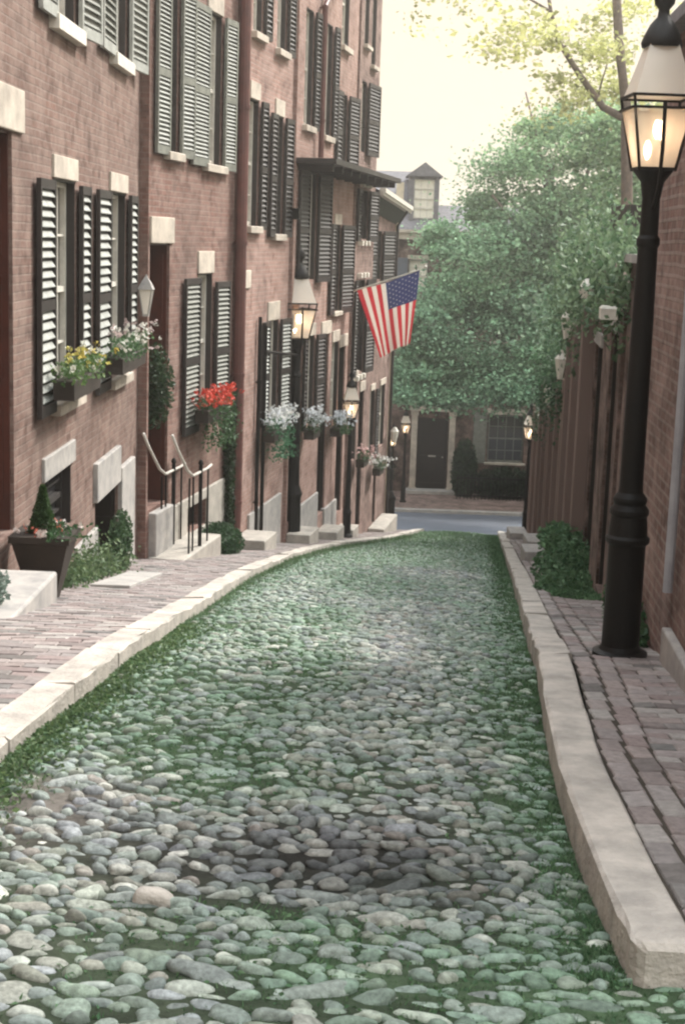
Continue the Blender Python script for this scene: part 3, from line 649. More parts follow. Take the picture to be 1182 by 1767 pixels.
# --- steps on the left
def gs(fr, s): return gz(fr.p(s, 0, 0).y)
tag(part('door_step', (lambda m: (m.box(9.0, 10.75, .003, .50, -4, -2.50, A), m)[1])(MB()), M['granite'], bevel=.02), 'broad grey granite doorstep at the left edge beside the planter', 'step')
stoop('door_step', K2, .55, 2.3, .48, -5.2, gs(K2, 1.3)+.14, M['granite_warm'], 'pale stone landing carrying the iron handrails')
stoop('inner_step', K2, .62, 1.35, .10, -5.2, gs(K2, .9)+.62, M['granite'], 'grey granite threshold block behind the iron handrails', w0=-.49)
GS = 'pale stone doorsteps further down the left pavement'
stoop('door_step', K3, 4.5, 5.3, .5, -6.2, gs(K3, 4.9)+.22, M['granite_warm'], 'pale doorstep just right of the round green bush', GS)
stoop('door_step', K4, 7.95, 8.75, .42, -7.2, gs(K4, 8.3)+.22, M['granite_warm'], 'pale doorstep at the foot of the second lamp post', GS)
stoop('door_step', K4, 10.5, 11.3, .42, -7.2, gs(K4, 10.9)+.22, M['granite_warm'], 'pale doorstep between the second and third lamp posts', GS)
stoop('door_step', K4, 12.45, 13.1, .40, -7.4, gs(K4, 12.8)+.22, M['granite_warm'], 'pale doorstep just left of the third lamp post', GS)
stoop('door_step', K6, 17.3, 19.4, .40, -8.2, gs(K6, 18)+.2, M['granite_warm'], 'long pale doorstep at the far corner house', GS)
# handrails
def rail(label, w):
    o = K2.p(.9, w, gs(K2, .9)+.15); r = root('handrail', o, label, 'handrail', 'iron handrails at the second house door')
    zt = gs(K2, 1.6)+.14
    mb = MB(); mb.tube([K2.p(.35, w-.05, zt+1.62), K2.p(.55, w-.04, zt+1.42), K2.p(.85, w, zt+1.12), K2.p(1.1, w, zt+1.02), K2.p(1.75, w, zt+1.02), K2.p(1.95, w, zt+1.04)], .018, 8); part('top_rail', mb, M['rail_white'], r, smooth=True)
    for s in (.95, 1.12, 1.45, 1.8):
        mb = MB(); mb.bar(K2.p(s, w, zt-.02), K2.p(s, w, zt+1.01), .022); part('baluster', mb, M['iron'], r)
    mb = MB(); mb.bar(K2.p(1.45, w, zt-.02), K2.p(1.45, w, zt+1.1), .045); mb.lathe(K2.p(1.45, w, zt+1.1), [(.02, 0), (.035, .03), (.02, .07), (.002, .08)], 8); part('newel', mb, M['iron'], r)
rail('iron handrail on the lane side of the stone landing', .42); rail('iron handrail against the brick wall of the stone landing', .06)
# planter with topiary
pr = root('planter', (-2.33, 11.35, gz(11.35)), 'dark tapered planter with a clipped green cone and mixed flowers beside the granite doorstep', 'planter')
g0 = gz(11.2); mb = MB()
mb.lathe((-2.44, 11.2, g0), [(.12, -.05), (.30, .46), (.33, .47), (.33, .52), (.27, .52)], 4, PI/4); part('pot', mb, M['terra'], pr)
mb = MB(); cols = []; n = 2600; h = rng.random(n); a = rng.random(n)*6.28; r_ = .115*(1-h)*(.8+.3*rng.random(n))+.01
leaves(mb, cols, np.stack([-2.46+r_*np.cos(a)*.85, 11.2+r_*np.sin(a)*.85, g0+.52+h*.36], 1), .035, (.03, .07, .02), (.06, .11, .035)); part('topiary', mb, M['leafy'], pr, col=cols)
def flowers(parent, fr, s0, s1, w, z, n, size, palette, zr=.08, wr=.1, name='flowers'):
    mb = MB(); cols = []
    for c in palette:
        k = n//len(palette); pts = [fr.p(s0+(s1-s0)*rng.random(), w+rng.normal()*wr*.6, z+rng.random()*zr) for _ in range(k//5+1)]
        P = np.repeat(np.array([tuple(p) for p in pts]), 5, axis=0)+rng.normal(size=(5*len(pts), 3))*size*.3
        leaves(mb, cols, P, size, c, tuple(x*.85 for x in c))
    return tag(part(name, mb, M['petal'], parent, col=cols), kind='stuff')
def greens(parent, fr, s0, s1, w, z0, z1, n, size, c1=G1, c2=G2, wr=.1, name='foliage', m='leafy'):
    mb = MB(); cols = []
    P = [fr.p(s0+(s1-s0)*rng.random(), max(.01, w+rng.normal()*wr*.6), z0+(z1-z0)*rng.random()) for _ in range(n)]
    leaves(mb, cols, np.array([tuple(p) for p in P]), size, c1, c2); return part(name, mb, M[m], parent, col=cols)
PF = Frame((-2.37, 10.8, g0), (0, 1, 0), (1, 0, 0))
flowers(pr, PF, .14, .68, -.06, .51, 170, .042, [(.70, .6, .55), (.66, .20, .14), (.66, .60, .56)], .06, .14); greens(pr, PF, .12, .70, -.02, .5, .56, 380, .04, wr=.2)
# window boxes
def wbox(fr, s0, s1, z, label, pal, nf, size, droop, gcol=(G1, G2), up=.16, grp='planted window boxes on the left houses'):
    r = root('window_box', fr.p((s0+s1)/2, .2, z-.2), label, 'window box', grp)
    mb = MB(); mb.box(s0+.05, s1-.05, .1, .28, z-.17, z, fr, bev=.01); part('box', mb, M['terra'], r)
    greens(r, fr, s0, s1, .22, z-.05, z+up*.7, int(620*(s1-s0)), .042, *gcol, wr=.11)
    if droop: greens(r, fr, s0+.1, s1, .30, z-droop, z, int(1100*droop), .055, *gcol, wr=.12, name='trailing_leaves')
    flowers(r, fr, s0-.03, s1+.05, .24, z+up*.2, nf, size, pal, up, .18)
wbox(A, 12.45, 13.8, -1.25, 'window box with yellow and white flowers under the nearest window', [(.62, .55, .16), (.7, .69, .6), (.6, .48, .12)], 190, .045, 0, ((.06, .13, .04), (.15, .23, .08)), .22)
wbox(A, 14.95, 16.6, -1.25, 'window box of loose white and pink flowers beside the white wall lantern', [(.70, .67, .6), (.58, .46, .44), (.75, .73, .66)], 260, .045, 0, ((.05, .11, .05), (.12, .2, .09)), .26)
wbox(K2, 2.2, 3.5, -2.28, 'window box massed with bright red geraniums and dark trailing leaves', [(.60, .06, .04), (.68, .12, .08)], 750, .05, .55, up=.22)
wbox(K3, 5.85, 7.05, -3.0, 'window box with a mound of white petunias and long green trailing leaves', [(.8, .8, .78), (.7, .72, .74)], 620, .06, .5, ((.04, .12, .06), (.09, .22, .12)), .28)
wbox(K4, 8.65, 9.35, -3.3, 'small window box of white flowers just right of the second lamp post', [(.72, .74, .76)], 330, .06, 0, up=.3)
wbox(K4, 11.1, 11.85, -3.55, 'small window box of pale bluish flowers left of the third lamp post', [(.66, .70, .74)], 330, .06, .15, up=.25)
wbox(K5, 13.9, 14.6, -4.55, 'window box of pink flowers right of the third lamp post', [(.62, .42, .40)], 180, .06, 0, up=.2)
wbox(K6, 17.0, 17.7, -5.2, 'low window box of white flowers on the far corner house', [(.75, .74, .72)], 200, .06, 0, up=.25)
# door wreath/climbers and bushes
def bush(name, c, r, n, size, label, cat='bush', c1=G1, c2=G2, blobs=None, group=None):
    mb = MB(); cols = []
    for (cc, rr, k) in (blobs or [((0, 0, 0), (1, 1, 1), 1)]):
        P = ellip(int(n*k), (c[0]+cc[0], c[1]+cc[1], c[2]+cc[2]), (r[0]*rr[0], r[1]*rr[1], r[2]*rr[2]), .3); g = np.array([gz(y) for y in P[:, 1]]); P[:, 2] = np.maximum(P[:, 2], g+.01*rng.random(len(P)))
        leaves(mb, cols, P, size, c1, c2)
    return tag(part(name, mb, M['leafy'], col=cols), label, cat, group)
bush('bush', (-2.02, 20.3, gz(20.3)+.16), (.40, .55, .27), 4600, .05, 'low round dark green bush between the handrails and the next doorstep', c1=(.025, .06, .025), c2=(.05, .10, .045))
mb = MB(); cols = []; P = ellip(1500, K2.p(.97, -.05, -1.85), (.24, .3, .55), .3); leaves(mb, cols, P, .06, (.02, .045, .02), (.05, .08, .035)); tag(part('door_wreath', mb, M['leafy'], col=cols), 'dark bushy wreath hanging in the doorway above the handrails', 'wreath')
mb = MB(); cols = []; P = np.array([tuple(K2.p(4.05+.28*rng.random(), .02+.12*rng.random(), -4.4+2.2*rng.random())) for _ in range(2600)]); leaves(mb, cols, P, .055, (.015, .03, .012), (.03, .055, .022)); tag(part('climbing_plant', mb, M['leafy'], col=cols), 'dark climbing plant beside the downpipe right of the red geraniums', 'climbing plant')
mb = MB(); cols = []
P = [(-2.66+abs(rng.normal())*.12, 12.1+3.6*rng.random(), 0) for _ in range(2600)]; P = np.array([(x, y, gz(y)+abs(rng.normal())*.14) for x, y, z in P])
leaves(mb, cols, P, .05, (.06, .11, .05), (.15, .21, .10)); P = ellip(1500, (-2.55, 15.4, gz(15.4)+.3), (.12, .4, .35), .2); leaves(mb, cols, P, .05, (.03, .07, .03), (.08, .13, .06))
tag(part('weeds', mb, M['leafy'], col=cols), 'straggling weeds along the wall foot right of the planter', 'weeds', kind='stuff')
mb = MB(); cols = []; P = ellip(400, (-2.5, 9.7, -2.38), (.16, .2, .14), .2); leaves(mb, cols, P, .05, (.12, .18, .14), (.3, .36, .32)); tag(part('potted_sprig', mb, M['leafy'], col=cols), 'pale leafy sprigs on the granite doorstep at the left edge', 'plant')
mb = MB(); mb.box(-2.42, -2.0, 12.7, 14.6, gz(13.6)-.3, 0); 
vs = [(x, y, gz(y)+dz) for dz in (-.1, .025) for x, y in ((-2.35, 12.6), (-2.0, 12.6), (-2.0, 14.7), (-2.35, 14.7))]; mb = MB(); mb.add(vs, [(3, 2, 1, 0), (4, 5, 6, 7), (0, 1, 5, 4), (1, 2, 6, 5), (2, 3, 7, 6), (3, 0, 4, 7)])
tag(part('stone_slab', mb, M['granite'], bevel=.008), 'flat grey stone slab set in the left brick pavement', 'slab')

# ------------------------------------------------------------------ gas lamps
def lamp(name, loc, label, heavy=True, sc=1, H=2.78, bar=False, rot=.15):
    r = root(name, (0, 0, 0), label, 'street lamp', 'gas street lamps'); O = (0, 0, 0)
    mb = MB()
    if heavy: mb.lathe(O, [(.16, -.1), (.16, .02), (.125, .035), (.11, .06), (.107, .35), (.107, .66), (.126, .68), (.128, .705), (.112, .72), (.11, .76), (.102, .83), (.112, .845), (.112, .87), (.09, .90), (.098, .925), (.095, .94), (.072, .97), (.068, 1.0), (.066, 1.3), (.060, 2.0), (.055, H-.42), (.065, H-.40), (.065, H-.37), (.052, H-.35), (.05, H-.15), (.065, H-.06), (.11, H), (.11, H+.01)], 32)
    else: mb.lathe(O, [(.13, -.1), (.13, .05), (.09, .1), (.085, .5), (.10, .55), (.065, .65), (.055, 1.2), (.045, H-.42), (.055, H-.4), (.042, H-.35), (.042, H-.1), (.09, H), (.09, H+.01)], 14)
    part('post', mb, M['iron'], r)
    r2 = math.sqrt(2)
    b = .098*r2; t = .168*r2
    mb = MB()
    for k in range(4):
        a0 = PI/4+rot+k*PI/2; a1 = a0+PI/2; c = lambda a, R, z: (R*math.cos(a), R*math.sin(a), z)
        mb.face([c(a0, b*.97, H+.015), c(a1, b*.97, H+.015), c(a1, t*.97, H+.33), c(a0, t*.97, H+.33)])
    part('lantern_glass', mb, M['lamp_glass'], r)
    mb = MB(); mb.lathe((0, 0, H+.40), [(t*.95, 0), (t*.8, .08), (.085*r2, .25), (.075*r2, .28)], 4, PI/4+rot); part('lantern_hood', mb, M['hood_glass'], r)
    mb = MB()
    for k in range(4):
        a0 = PI/4+rot+k*PI/2; a1 = a0+PI/2; c = lambda a, R, z: Vector((R*math.cos(a), R*math.sin(a), z))
        mb.bar(c(a0, b, H), c(a0, t, H+.40), .012); 
        for z in (H+.33, H+.395): mb.bar(c(a0, t, z), c(a1, t, z), .016, .014)
        mb.bar(c(a0, b, H+.01), c(a1, b, H+.01), .016)
    for k in (0, 2):
        a0 = PI/4+rot+k*PI/2+PI/4; 
        pts = [(c(a0, R, z)) for R, z in ((t*.74, H+.36), (t*.78, H+.1), (t*.66, H-.08), (.10, H-.16), (.05, H-.2))]; mb.tube(pts, .011, 6)
    part('lantern_frame', mb, M['iron'], r)
    mb = MB(); mb.lathe((0, 0, H+.66), [(.11, 0), (.115, .02), (.10, .06), (.07, .12), (.035, .16), (.03, .2), (.055, .23), (.06, .26), (.045, .30), (.015, .33), (.008, .40), (.002, .41)], 14); part('finial', mb, M['iron'], r, smooth=True)
    for dx, dy, z in ((.03, 0, .2), (-.035, .02, .09), (0, -.03, .2)):
        mb = MB(); mb.lathe((dx, dy, H+z), [(.004, -.03), (.02, 0), (.022, .04), (.008, .075)], 8); part('mantle', mb, M['flame'], r, smooth=True)
    mb = MB(); mb.tube([(0, 0, H), (0, 0, H+.1), (.03, 0, H+.16)], .012, 6); part('burner', mb, M['iron'], r)
    if bar: mb = MB(); mb.bar((-.42, 0, H-.1), (.12, 0, H-.1), .022); mb.lathe((.12, 0, H-.1), [(.0, -.03), (.03, 0), (0, .03)], 6); part('ladder_bar', mb, M['iron'], r)
    r.location = loc; r.scale = (sc,)*3
    return r
lamp('street_lamp', (1.55, 8.45, gz(8.45)), 'tall black gas lamp with a thick ringed base, nearest on the right pavement', rot=.05)
L2 = lamp('street_lamp', (-1.19, 25.4, gz(25.4)+.02), 'lit gas lamp on the left pavement braced to an iron wall pole', False, 1.55, H=2.28, rot=.3)
mb = MB(); mb.tube([K3.p(6.0, .08, gz(23.2)), K3.p(6.0, .08, -1.35)], .03, 8); mb.tube([K3.p(6.0, .08, -1.75), (-1.19, 25.4, -1.95)], .022, 8); mb.tube([K3.p(6.0, .08, -1.45), K3.p(6.0, .08, -1.3)], [.03, .005], 8)
tag(part('iron_brace', mb, M['iron']), 'thin iron pole and arm reaching from the wall to the second lamp', 'brace')
L3 = lamp('street_lamp', (-.28, 29.4, gz(29.4)), 'lit gas lamp left of the lane below the flag', False, .93, H=2.62, rot=.1)
for (x, y, sc, lb) in ((4.42, 39.2, .97, 'lit gas lamp at the far right end of the lane'), (.95, 47.7, .74, 'lower left of the two lit lamps across the street'), (1.36, 48.3, .88, 'upper right of the two lit lamps across the street')):
    c = copy_tree(L3); c.location = (x, y, gz(y)); c.scale = (sc,)*3; c['label'] = lb
mb = MB(); mb.lathe((.78, 37.9, gz(37.9)), [(.13, -.1), (.13, .08), (.10, .12), (.09, .75), (.11, .8), (.10, .86), (.04, .95), (.03, 1.0)], 12); tag(part('bollard', mb, M['iron'], smooth=True), 'short black iron bollard at the far left end of the lane', 'bollard')

# ------------------------------------------------------------------ flag
def raypt(px, py, Y):
    p = math.radians(10.4); r = math.radians(1.94); a = math.radians(-.733)
    f = Vector((math.sin(a)*math.cos(p), math.cos(a)*math.cos(p), -math.sin(p))); R = Vector((math.cos(a), -math.sin(a), 0)); U = R.cross(f)
    r2 = R*math.cos(r)+U*math.sin(r); u2 = -R*math.sin(r)+U*math.cos(r)
    v = f+r2*((px-591)/2550)-u2*((py-883.5)/2550); return v*(Y/v.y)
fl = root('flag', raypt(597, 512, 30.4), 'stars and stripes flag hanging from a slanted wall staff over the lane', 'flag')
T0, T1, B0, B1 = raypt(616, 500, 30.3), raypt(724, 466, 29.9), raypt(654, 618, 30.2), raypt(710, 590, 30.0)
def cloth(u, v):
    t = T0.lerp(T1, u); b = B0.lerp(B1, u); p = t.lerp(b, v)
    p = p+Vector((.03*math.sin(u*9+v*2)*v, .10*math.sin(u*11+v*1.5)*(.25+v), -.02*math.sin(u*8)*v-.07*math.sin(PI*u)*(1-v)*.6)); return p
mb = MB(); nu, nv = 52, 40
for j in range(nv+1):
    for i in range(nu+1): mb.v.append(tuple(cloth(i/nu, j/nv)))
for j in range(nv):
    for i in range(nu):
        k = j*(nu+1)+i; mb.f.append((k, k+1, k+nu+2, k+nu+1)); mb.uv.append([(i/nu, j/nv), ((i+1)/nu, j/nv), ((i+1)/nu, (j+1)/nv), (i/nu, (j+1)/nv)]); mb.mi.append(0)
fc = part('flag_cloth', mb, M['flag'], fl, smooth=True)
mb = MB()
for r_ in range(9):
    for c_ in range(6 if r_ % 2 == 0 else 5):
        u0 = 6/13+(7/13)*(r_+1)/10; v0 = .4*((2*c_+1 if r_ % 2 == 0 else 2*c_+2))/12
        pts = []
        for k in range(10):
            a = PI*k/5; R = .020 if k % 2 == 0 else .008; pts.append(cloth(u0+R*math.cos(a)/1.1, v0+R*math.sin(a)/1.45)+Vector((0, -.012, 0)))
        mb.face(pts)
part('stars', mb, M['white_paint'], fc)
mb = MB(); mb.tube([raypt(594, 514, 30.5), T0, T1, raypt(733, 461, 29.9)], [.016, .016, .014, .012], 8); mb.lathe(raypt(734, 460, 29.9), [(.0, -.03), (.035, 0), (0, .04)], 8); part('staff', mb, M['white_paint'], fl)

# ------------------------------------------------------------------ right side
RF = Frame((1.75-.05*7.4, 0, 0), (.05, 1, 0), (-1, .05, 0))     # s ~ world Y
r1 = root('brick_house', (1.9, 8, gz(8)), 'brick house wall at the right edge with a grey downpipe', 'house')
part('wall', wall_mesh(RF, 4.2, 10.1, -4, 1.32, [(6.0, 7.0, -2.0, .3, .4)], depth=7), M['brick_r'], r1)
door(r1, RF, 6.0, 7.0, -2.0, .3, M['door_dark'], .4, (.1, .1, .25))
mb = MB(); mb.tube([RF.p(8.08, .06, -1.87), RF.p(8.08, .06, 1.2)], .028, 10); part('downpipe', mb, M['pipe_grey'], r1)
mb = MB(); mb.box(4.1, 10.2, -.3, .10, 1.322, 1.40, RF); part('eaves', mb, M['slate'], r1)
mb = MB(); vs = [RF.p(4.1, .10, 1.40), RF.p(10.2, .10, 1.40), RF.p(10.2, -3.6, 3.0), RF.p(4.1, -3.6, 3.0)]; mb.face(vs); mb.face([v-Vector((0, 0, .05)) for v in vs][::-1])
mb.face([RF.p(10.18, -3.6, 2.98), RF.p(10.18, .1, 1.38), RF.p(10.18, -7, 1.3)]); part('roof', mb, M['slate'], r1)
tag(part('door_step', (lambda m: (m.box(6.9, 8.2, .003, .06, -2.9, -2.10, RF), m)[1])(MB()), M['granite'], bevel=.012), 'pale stone step against the right edge brick wall', 'step')
# low sloped brick border at the wall foot
mb = MB(); mb.box(7.0, 8.3, .19, .27, gz(8.3)-.1, gz(7.6)+.03, RF, bev=.01)
rd = Vector((2.4, 26.7, 0)).normalized(); rn = Vector((-rd.y, rd.x, 0))
def R(push=0): return Frame(Vector((2.0, 10.3, 0))+rn*push-rd*10.3, rd, rn)   # s ~ distance
GW = 'brick garden walls and back doors down the right side'
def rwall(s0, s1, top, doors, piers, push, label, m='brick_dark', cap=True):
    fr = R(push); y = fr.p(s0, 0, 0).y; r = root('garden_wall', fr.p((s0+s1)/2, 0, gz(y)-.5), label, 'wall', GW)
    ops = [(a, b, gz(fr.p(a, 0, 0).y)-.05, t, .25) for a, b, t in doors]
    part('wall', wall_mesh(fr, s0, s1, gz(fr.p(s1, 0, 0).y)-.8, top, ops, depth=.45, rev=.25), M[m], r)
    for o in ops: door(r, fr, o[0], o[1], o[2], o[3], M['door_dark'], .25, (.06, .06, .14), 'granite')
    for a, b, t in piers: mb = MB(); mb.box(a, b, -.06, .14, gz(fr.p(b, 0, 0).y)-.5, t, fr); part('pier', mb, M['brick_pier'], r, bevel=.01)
    if cap: mb = MB(); mb.box(s0-.02, s1+.02, -.5, .06, top+.002, top+.07, fr); part('coping', mb, M['granite'], r)
    return r, fr
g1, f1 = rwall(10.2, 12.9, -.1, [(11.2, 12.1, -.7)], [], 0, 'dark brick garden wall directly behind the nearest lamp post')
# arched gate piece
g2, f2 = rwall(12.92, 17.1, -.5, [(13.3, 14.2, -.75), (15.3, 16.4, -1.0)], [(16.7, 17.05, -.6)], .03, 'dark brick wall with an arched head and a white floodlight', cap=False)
mb = MB(); pts = [(13.0+3.9*i/12, -.5+.42*math.sin(PI*i/12)) for i in range(13)]
for i in range(12):
    (a, za), (b, zb) = pts[i], pts[i+1]
    vs = [f2.p(s, w, z) for w in (-.4, .02) for s, z in ((a, -.499), (b, -.499), (b, max(zb, -.498)), (a, max(za, -.498)))]; mb.add(vs, [(3, 2, 1, 0), (4, 5, 6, 7), (3, 2, 6, 7)])
part('arch_head', mb, M['brick_dark'], g2)
mb = MB(); mb.box(12.55, 12.85, .08, .22, -.58, -.47, f2, bev=.02); mb.bar(f2.p(12.95, 0, -.5), f2.p(12.8, .12, -.5), .03); w_ = part('floodlight', mb, M['white_paint'], g2)
mb = MB(); mb.lathe(f2.p(15.4, .2, -.5), [(.05, 0), (.09, .12), (.02, .2)], 8); part('lantern', mb, M['white_paint'], g2)
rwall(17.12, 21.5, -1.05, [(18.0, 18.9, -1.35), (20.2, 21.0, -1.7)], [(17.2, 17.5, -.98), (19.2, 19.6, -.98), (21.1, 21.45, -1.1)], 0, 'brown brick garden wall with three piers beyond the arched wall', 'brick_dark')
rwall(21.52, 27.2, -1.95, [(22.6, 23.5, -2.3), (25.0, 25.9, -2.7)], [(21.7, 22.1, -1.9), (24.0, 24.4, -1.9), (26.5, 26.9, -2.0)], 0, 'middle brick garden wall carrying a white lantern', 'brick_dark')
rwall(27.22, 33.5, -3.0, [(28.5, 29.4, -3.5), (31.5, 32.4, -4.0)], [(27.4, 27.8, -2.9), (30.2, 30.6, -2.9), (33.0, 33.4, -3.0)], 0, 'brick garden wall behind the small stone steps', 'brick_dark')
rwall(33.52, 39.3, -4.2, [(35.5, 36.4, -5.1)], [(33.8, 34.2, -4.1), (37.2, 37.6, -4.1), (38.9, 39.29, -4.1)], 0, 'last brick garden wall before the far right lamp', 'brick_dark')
GL = 'white lanterns fixed to the right garden walls'
for s, z, lb in ((26.0, -2.72, 'white wall lantern furthest down the right garden walls'), (21.3, -1.85, 'white wall lantern in the middle of the right garden walls'), (20.0, -1.2, 'white wall lantern under the ivy on the right')):
    f = R(0); o = f.p(s, .2, z); mb = MB(); mb.lathe(o, [(.045, 0), (.095, .27), (.10, .29), (.04, .36), (.01, .42)], 6); r = root('wall_lantern', o, lb, 'lantern', GL); part('lantern_body', mb, M['white_paint'], r)
    mb = MB(); mb.bar(o+Vector((0, 0, .3)), f.p(s, 0, z+.3), .02); part('bracket', mb, M['iron'], r)
# chimney / rooflet seen above the ivy
ch = root('brick_house', (3.6, 17.5, gz(17.5)), 'low slate roofed back building half hidden in ivy on the right', 'house')
mb = MB(); mb.box(2.75, 5.5, 14.4, 19.5, -4.5, -.25); part('wall', mb, M['brick_dark'], ch)
mb = MB(); mb.add([(2.7, 14.3, -.25), (2.7, 19.6, -.25), (4.2, 19.6, .75), (4.2, 14.3, .75), (5.6, 14.3, -.2), (5.6, 19.6, -.2)], [(0, 1, 2, 3), (3, 2, 5, 4), (0, 3, 4), (1, 5, 2)]); part('roof', mb, M['slate'], ch)
mb = MB(); mb.box(2.62, 3.0, 15.4, 16.6, -.3, .46); part('chimney', mb, M['shutter_side'], ch)
# ivy along wall tops, creepers
def ivy(label, s0, s1, z0, z1, n, hang, c1=(.06, .12, .06), c2=(.20, .28, .16), push=.1):
    f = R(0); mb = MB(); cols = []; P = []
    cl = [(s0+(s1-s0)*rng.random(), z0+(z1-z0)*rng.random(), rng.random()) for _ in range(26)]
    for _ in range(n):
        s, z, q = cl[rng.integers(len(cl))]
        t = (s-s0)/(s1-s0); P.append(tuple(f.p(s+rng.normal()*.28, push+rng.normal()*.22*(1 if q > .3 else .6)-.15, z+rng.normal()*.17-hang*q*rng.random()*.8)))
    leaves(mb, cols, np.array(P), .07, c1, c2); return tag(part('ivy', mb, M['leafy'], col=cols), label, 'ivy', 'ivy over the right garden walls')
ivy('ivy spilling over the arched wall right behind the lamp post', 12.6, 17.5, -.55, .2, 5200, .5)
ivy('ivy mound over the brown wall with three piers', 17.2, 22, -1.2, .25, 6500, .8)
ivy('dark ivy over the middle garden wall and its lantern', 21.5, 28, -2.3, -.8, 6000, .8, (.03, .075, .035), (.08, .14, .075))
ivy('ivy drooping over the last garden walls by the far lamp', 28, 38, -4.0, -2.2, 5500, .9, (.025, .06, .03), (.06, .115, .055), push=.0)
# bushes at the wall foot
bush('bush', (2.2, 15.3, gz(15.3)+.12), (.34, 2.3, .24), 5200, .07, 'leafy green ground shrub along the right wall beyond the lamp post', c1=(.05, .12, .055), c2=(.14, .24, .12), blobs=[((-.02, -1.5, -.1), (1.0, .25, .55), .25), ((0, -.5, -.05), (1.2, .3, .8), .35), ((.1, .4, -.02), (1.3, .3, .85), .35), ((.15, 1.3, .05), (.9, .3, 1.0), .3), ((.25, 2.3, -.05), (.9, .3, .6), .2)])
bush('bush', (1.78, 9.6, gz(9.6)+.12), (.10, .7, .24), 1300, .055, 'small leafy plant at the foot of the wall right of the lamp post', c1=(.03, .08, .035), c2=(.08, .16, .07))
GB = 'small pale stone steps on the right pavement'
for x0, x1, y0, y1, lb in ((3.35, 3.75, 32.6, 33.4, 'small pale stone step furthest down the right pavement'), (3.05, 3.45, 26.5, 27.3, 'small pale stone step in the middle of the right pavement'), (2.42, 2.74, 21.3, 21.9, 'small pale stone step nearest of three on the right pavement')):
    mb = MB(); mb.box(x0, x1, y0, y1, gz(y1)-.2, gz(y0)+.14); tag(part('stone_step', mb, M['granite'], bevel=.015), lb, 'step', GB)

# ------------------------------------------------------------------ house across the street
B = Frame((0, 50.6, 0), (1, 0, 0), (0, -1, 0))
hb = root('town_house', (3, 50.6, gz(50.6)), 'dark brick house facing the end of the lane with slate roof and pillared door', 'house')
ops = [(1.85, 2.9, -8.4, -5.9, .3), (4.25, 5.5, -7.35, -5.7), (1.3, 1.95, -1.6, -.55), (4.2, 5.1, -3.2, -1.2), (6.5, 7.4, -7.3, -5.6), (-1.8, -.8, -7.3, -5.6), (-1.8, -.8, -2.6, -.9)]
part('wall', wall_mesh(B, -7, 13, -9.6, .12, ops, depth=5), M['brick_dark'], hb)
door(hb, B, 1.85, 2.9, -8.4, -5.9, M['door_dark'], .3)
mb = MB(); p0 = B.p(2.25, -.28, -7.25); mb.bar(p0, p0+Vector((.26, 0, 0)), .05); part('letter_slot', mb, M['rail_white'], hb)
for a in (1.62, 2.92): mb = MB(); mb.box(a, a+.2, .003, .14, -8.5, -5.8, B); mb.box(a-.03, a+.23, .002, .18, -8.5, -8.3, B); mb.box(a-.03, a+.23, .002, .18, -5.8, -5.65, B); part('pilaster', mb, M['sandstone'], hb)
mb = MB(); mb.box(1.55, 3.2, .003, .22, -5.64, -5.3, B); part('door_hood', mb, M['sandstone'], hb)
window(hb, B, 4.25, 5.5, -7.35, -5.7, mun=3, frame=M['shutter_green'], sill=(.08, .08), lintel=(.05, .2)); 
w = window(hb, B, 1.3, 1.95, -1.6, -.55, pane=M['curtain_pane'], mun=1, lintel=(.05, .15)); slab(hb, B, 'shutter', .9, 1.27, -1.65, -.5, M['asphalt'], w0=.003, w1=.05)
slab(hb, B, 'shutter', 3.75, 4.2, -7.4, -5.65, M['shutter_green'], w0=.003, w1=.05)
for a in ((4.2, 5.1, -3.2, -1.2), (6.5, 7.4, -7.3, -5.6), (-1.8, -.8, -7.3, -5.6), (-1.8, -.8, -2.6, -.9)): window(hb, B, *a, sill=(.05, .1), lintel=(.05, .2))
mb = MB(); mb.box(-7.1, 13.1, -.1, .32, .122, .34, B); mb.box(-7.1, 13.1, -.1, .42, .34, .44, B); part('cornice', mb, M['sandstone'], hb)
mb = MB(); mb.add([B.p(-7.1, .4, .445), B.p(2.2, .4, .445), B.p(2.2, -2.4, 2.45), B.p(-7.1, -2.4, 2.45), B.p(2.2, -5, .445), B.p(-7.1, -5, .445)], [(0, 1, 2, 3), (3, 2, 4, 5), (1, 4, 2), (0, 3, 5)])
mb.add([B.p(2.2, .4, .445), B.p(13.1, .4, .445), B.p(13.1, -1.1, 1.3), B.p(2.2, -1.1, 1.3), B.p(13.1, -5, .445), B.p(2.2, -5, .445)], [(0, 1, 2, 3), (3, 2, 4, 5), (1, 4, 2)]); part('roof', mb, M['slate'], hb)
mb = MB(); mb.box(1.22, 1.38, -2.0, .0, .6, 2.2, B); mb.box(2.06, 2.22, -2.0, 0, .6, 2.2, B); mb.box(1.381, 2.059, -2, -.02, .6, .82, B); mb.box(1.381, 2.059, -2, -.02, 2.1, 2.2, B)
mb.add([B.p(1.1, .1, 2.2), B.p(2.34, .1, 2.2), B.p(1.72, .1, 2.66), B.p(1.1, -2, 2.2), B.p(2.34, -2, 2.2), B.p(1.72, -2, 2.66)], [(0, 1, 2), (3, 5, 4), (0, 2, 5, 3), (2, 1, 4, 5), (1, 0, 3, 4)]); dm = part('dormer', mb, M['slate'], hb)
mb = MB(); f = B
for z in (.83, 1.14, 1.46, 1.78, 2.07): mb.box(1.383, 2.057, -.08, -.05, z, z+.03, f)
for x in (1.385, 1.6, 1.82, 2.03): mb.box(x, x+.025, -.079, -.051, .83, 2.1, f)
part('dormer_sash', mb, M['white_paint'], dm)
mb = MB(); mb.face([f.p(1.381, -.09, .82), f.p(2.059, -.09, .82), f.p(2.059, -.09, 2.1), f.p(1.381, -.09, 2.1)]); part('dormer_pane', mb, M['curtain_pane'], dm)
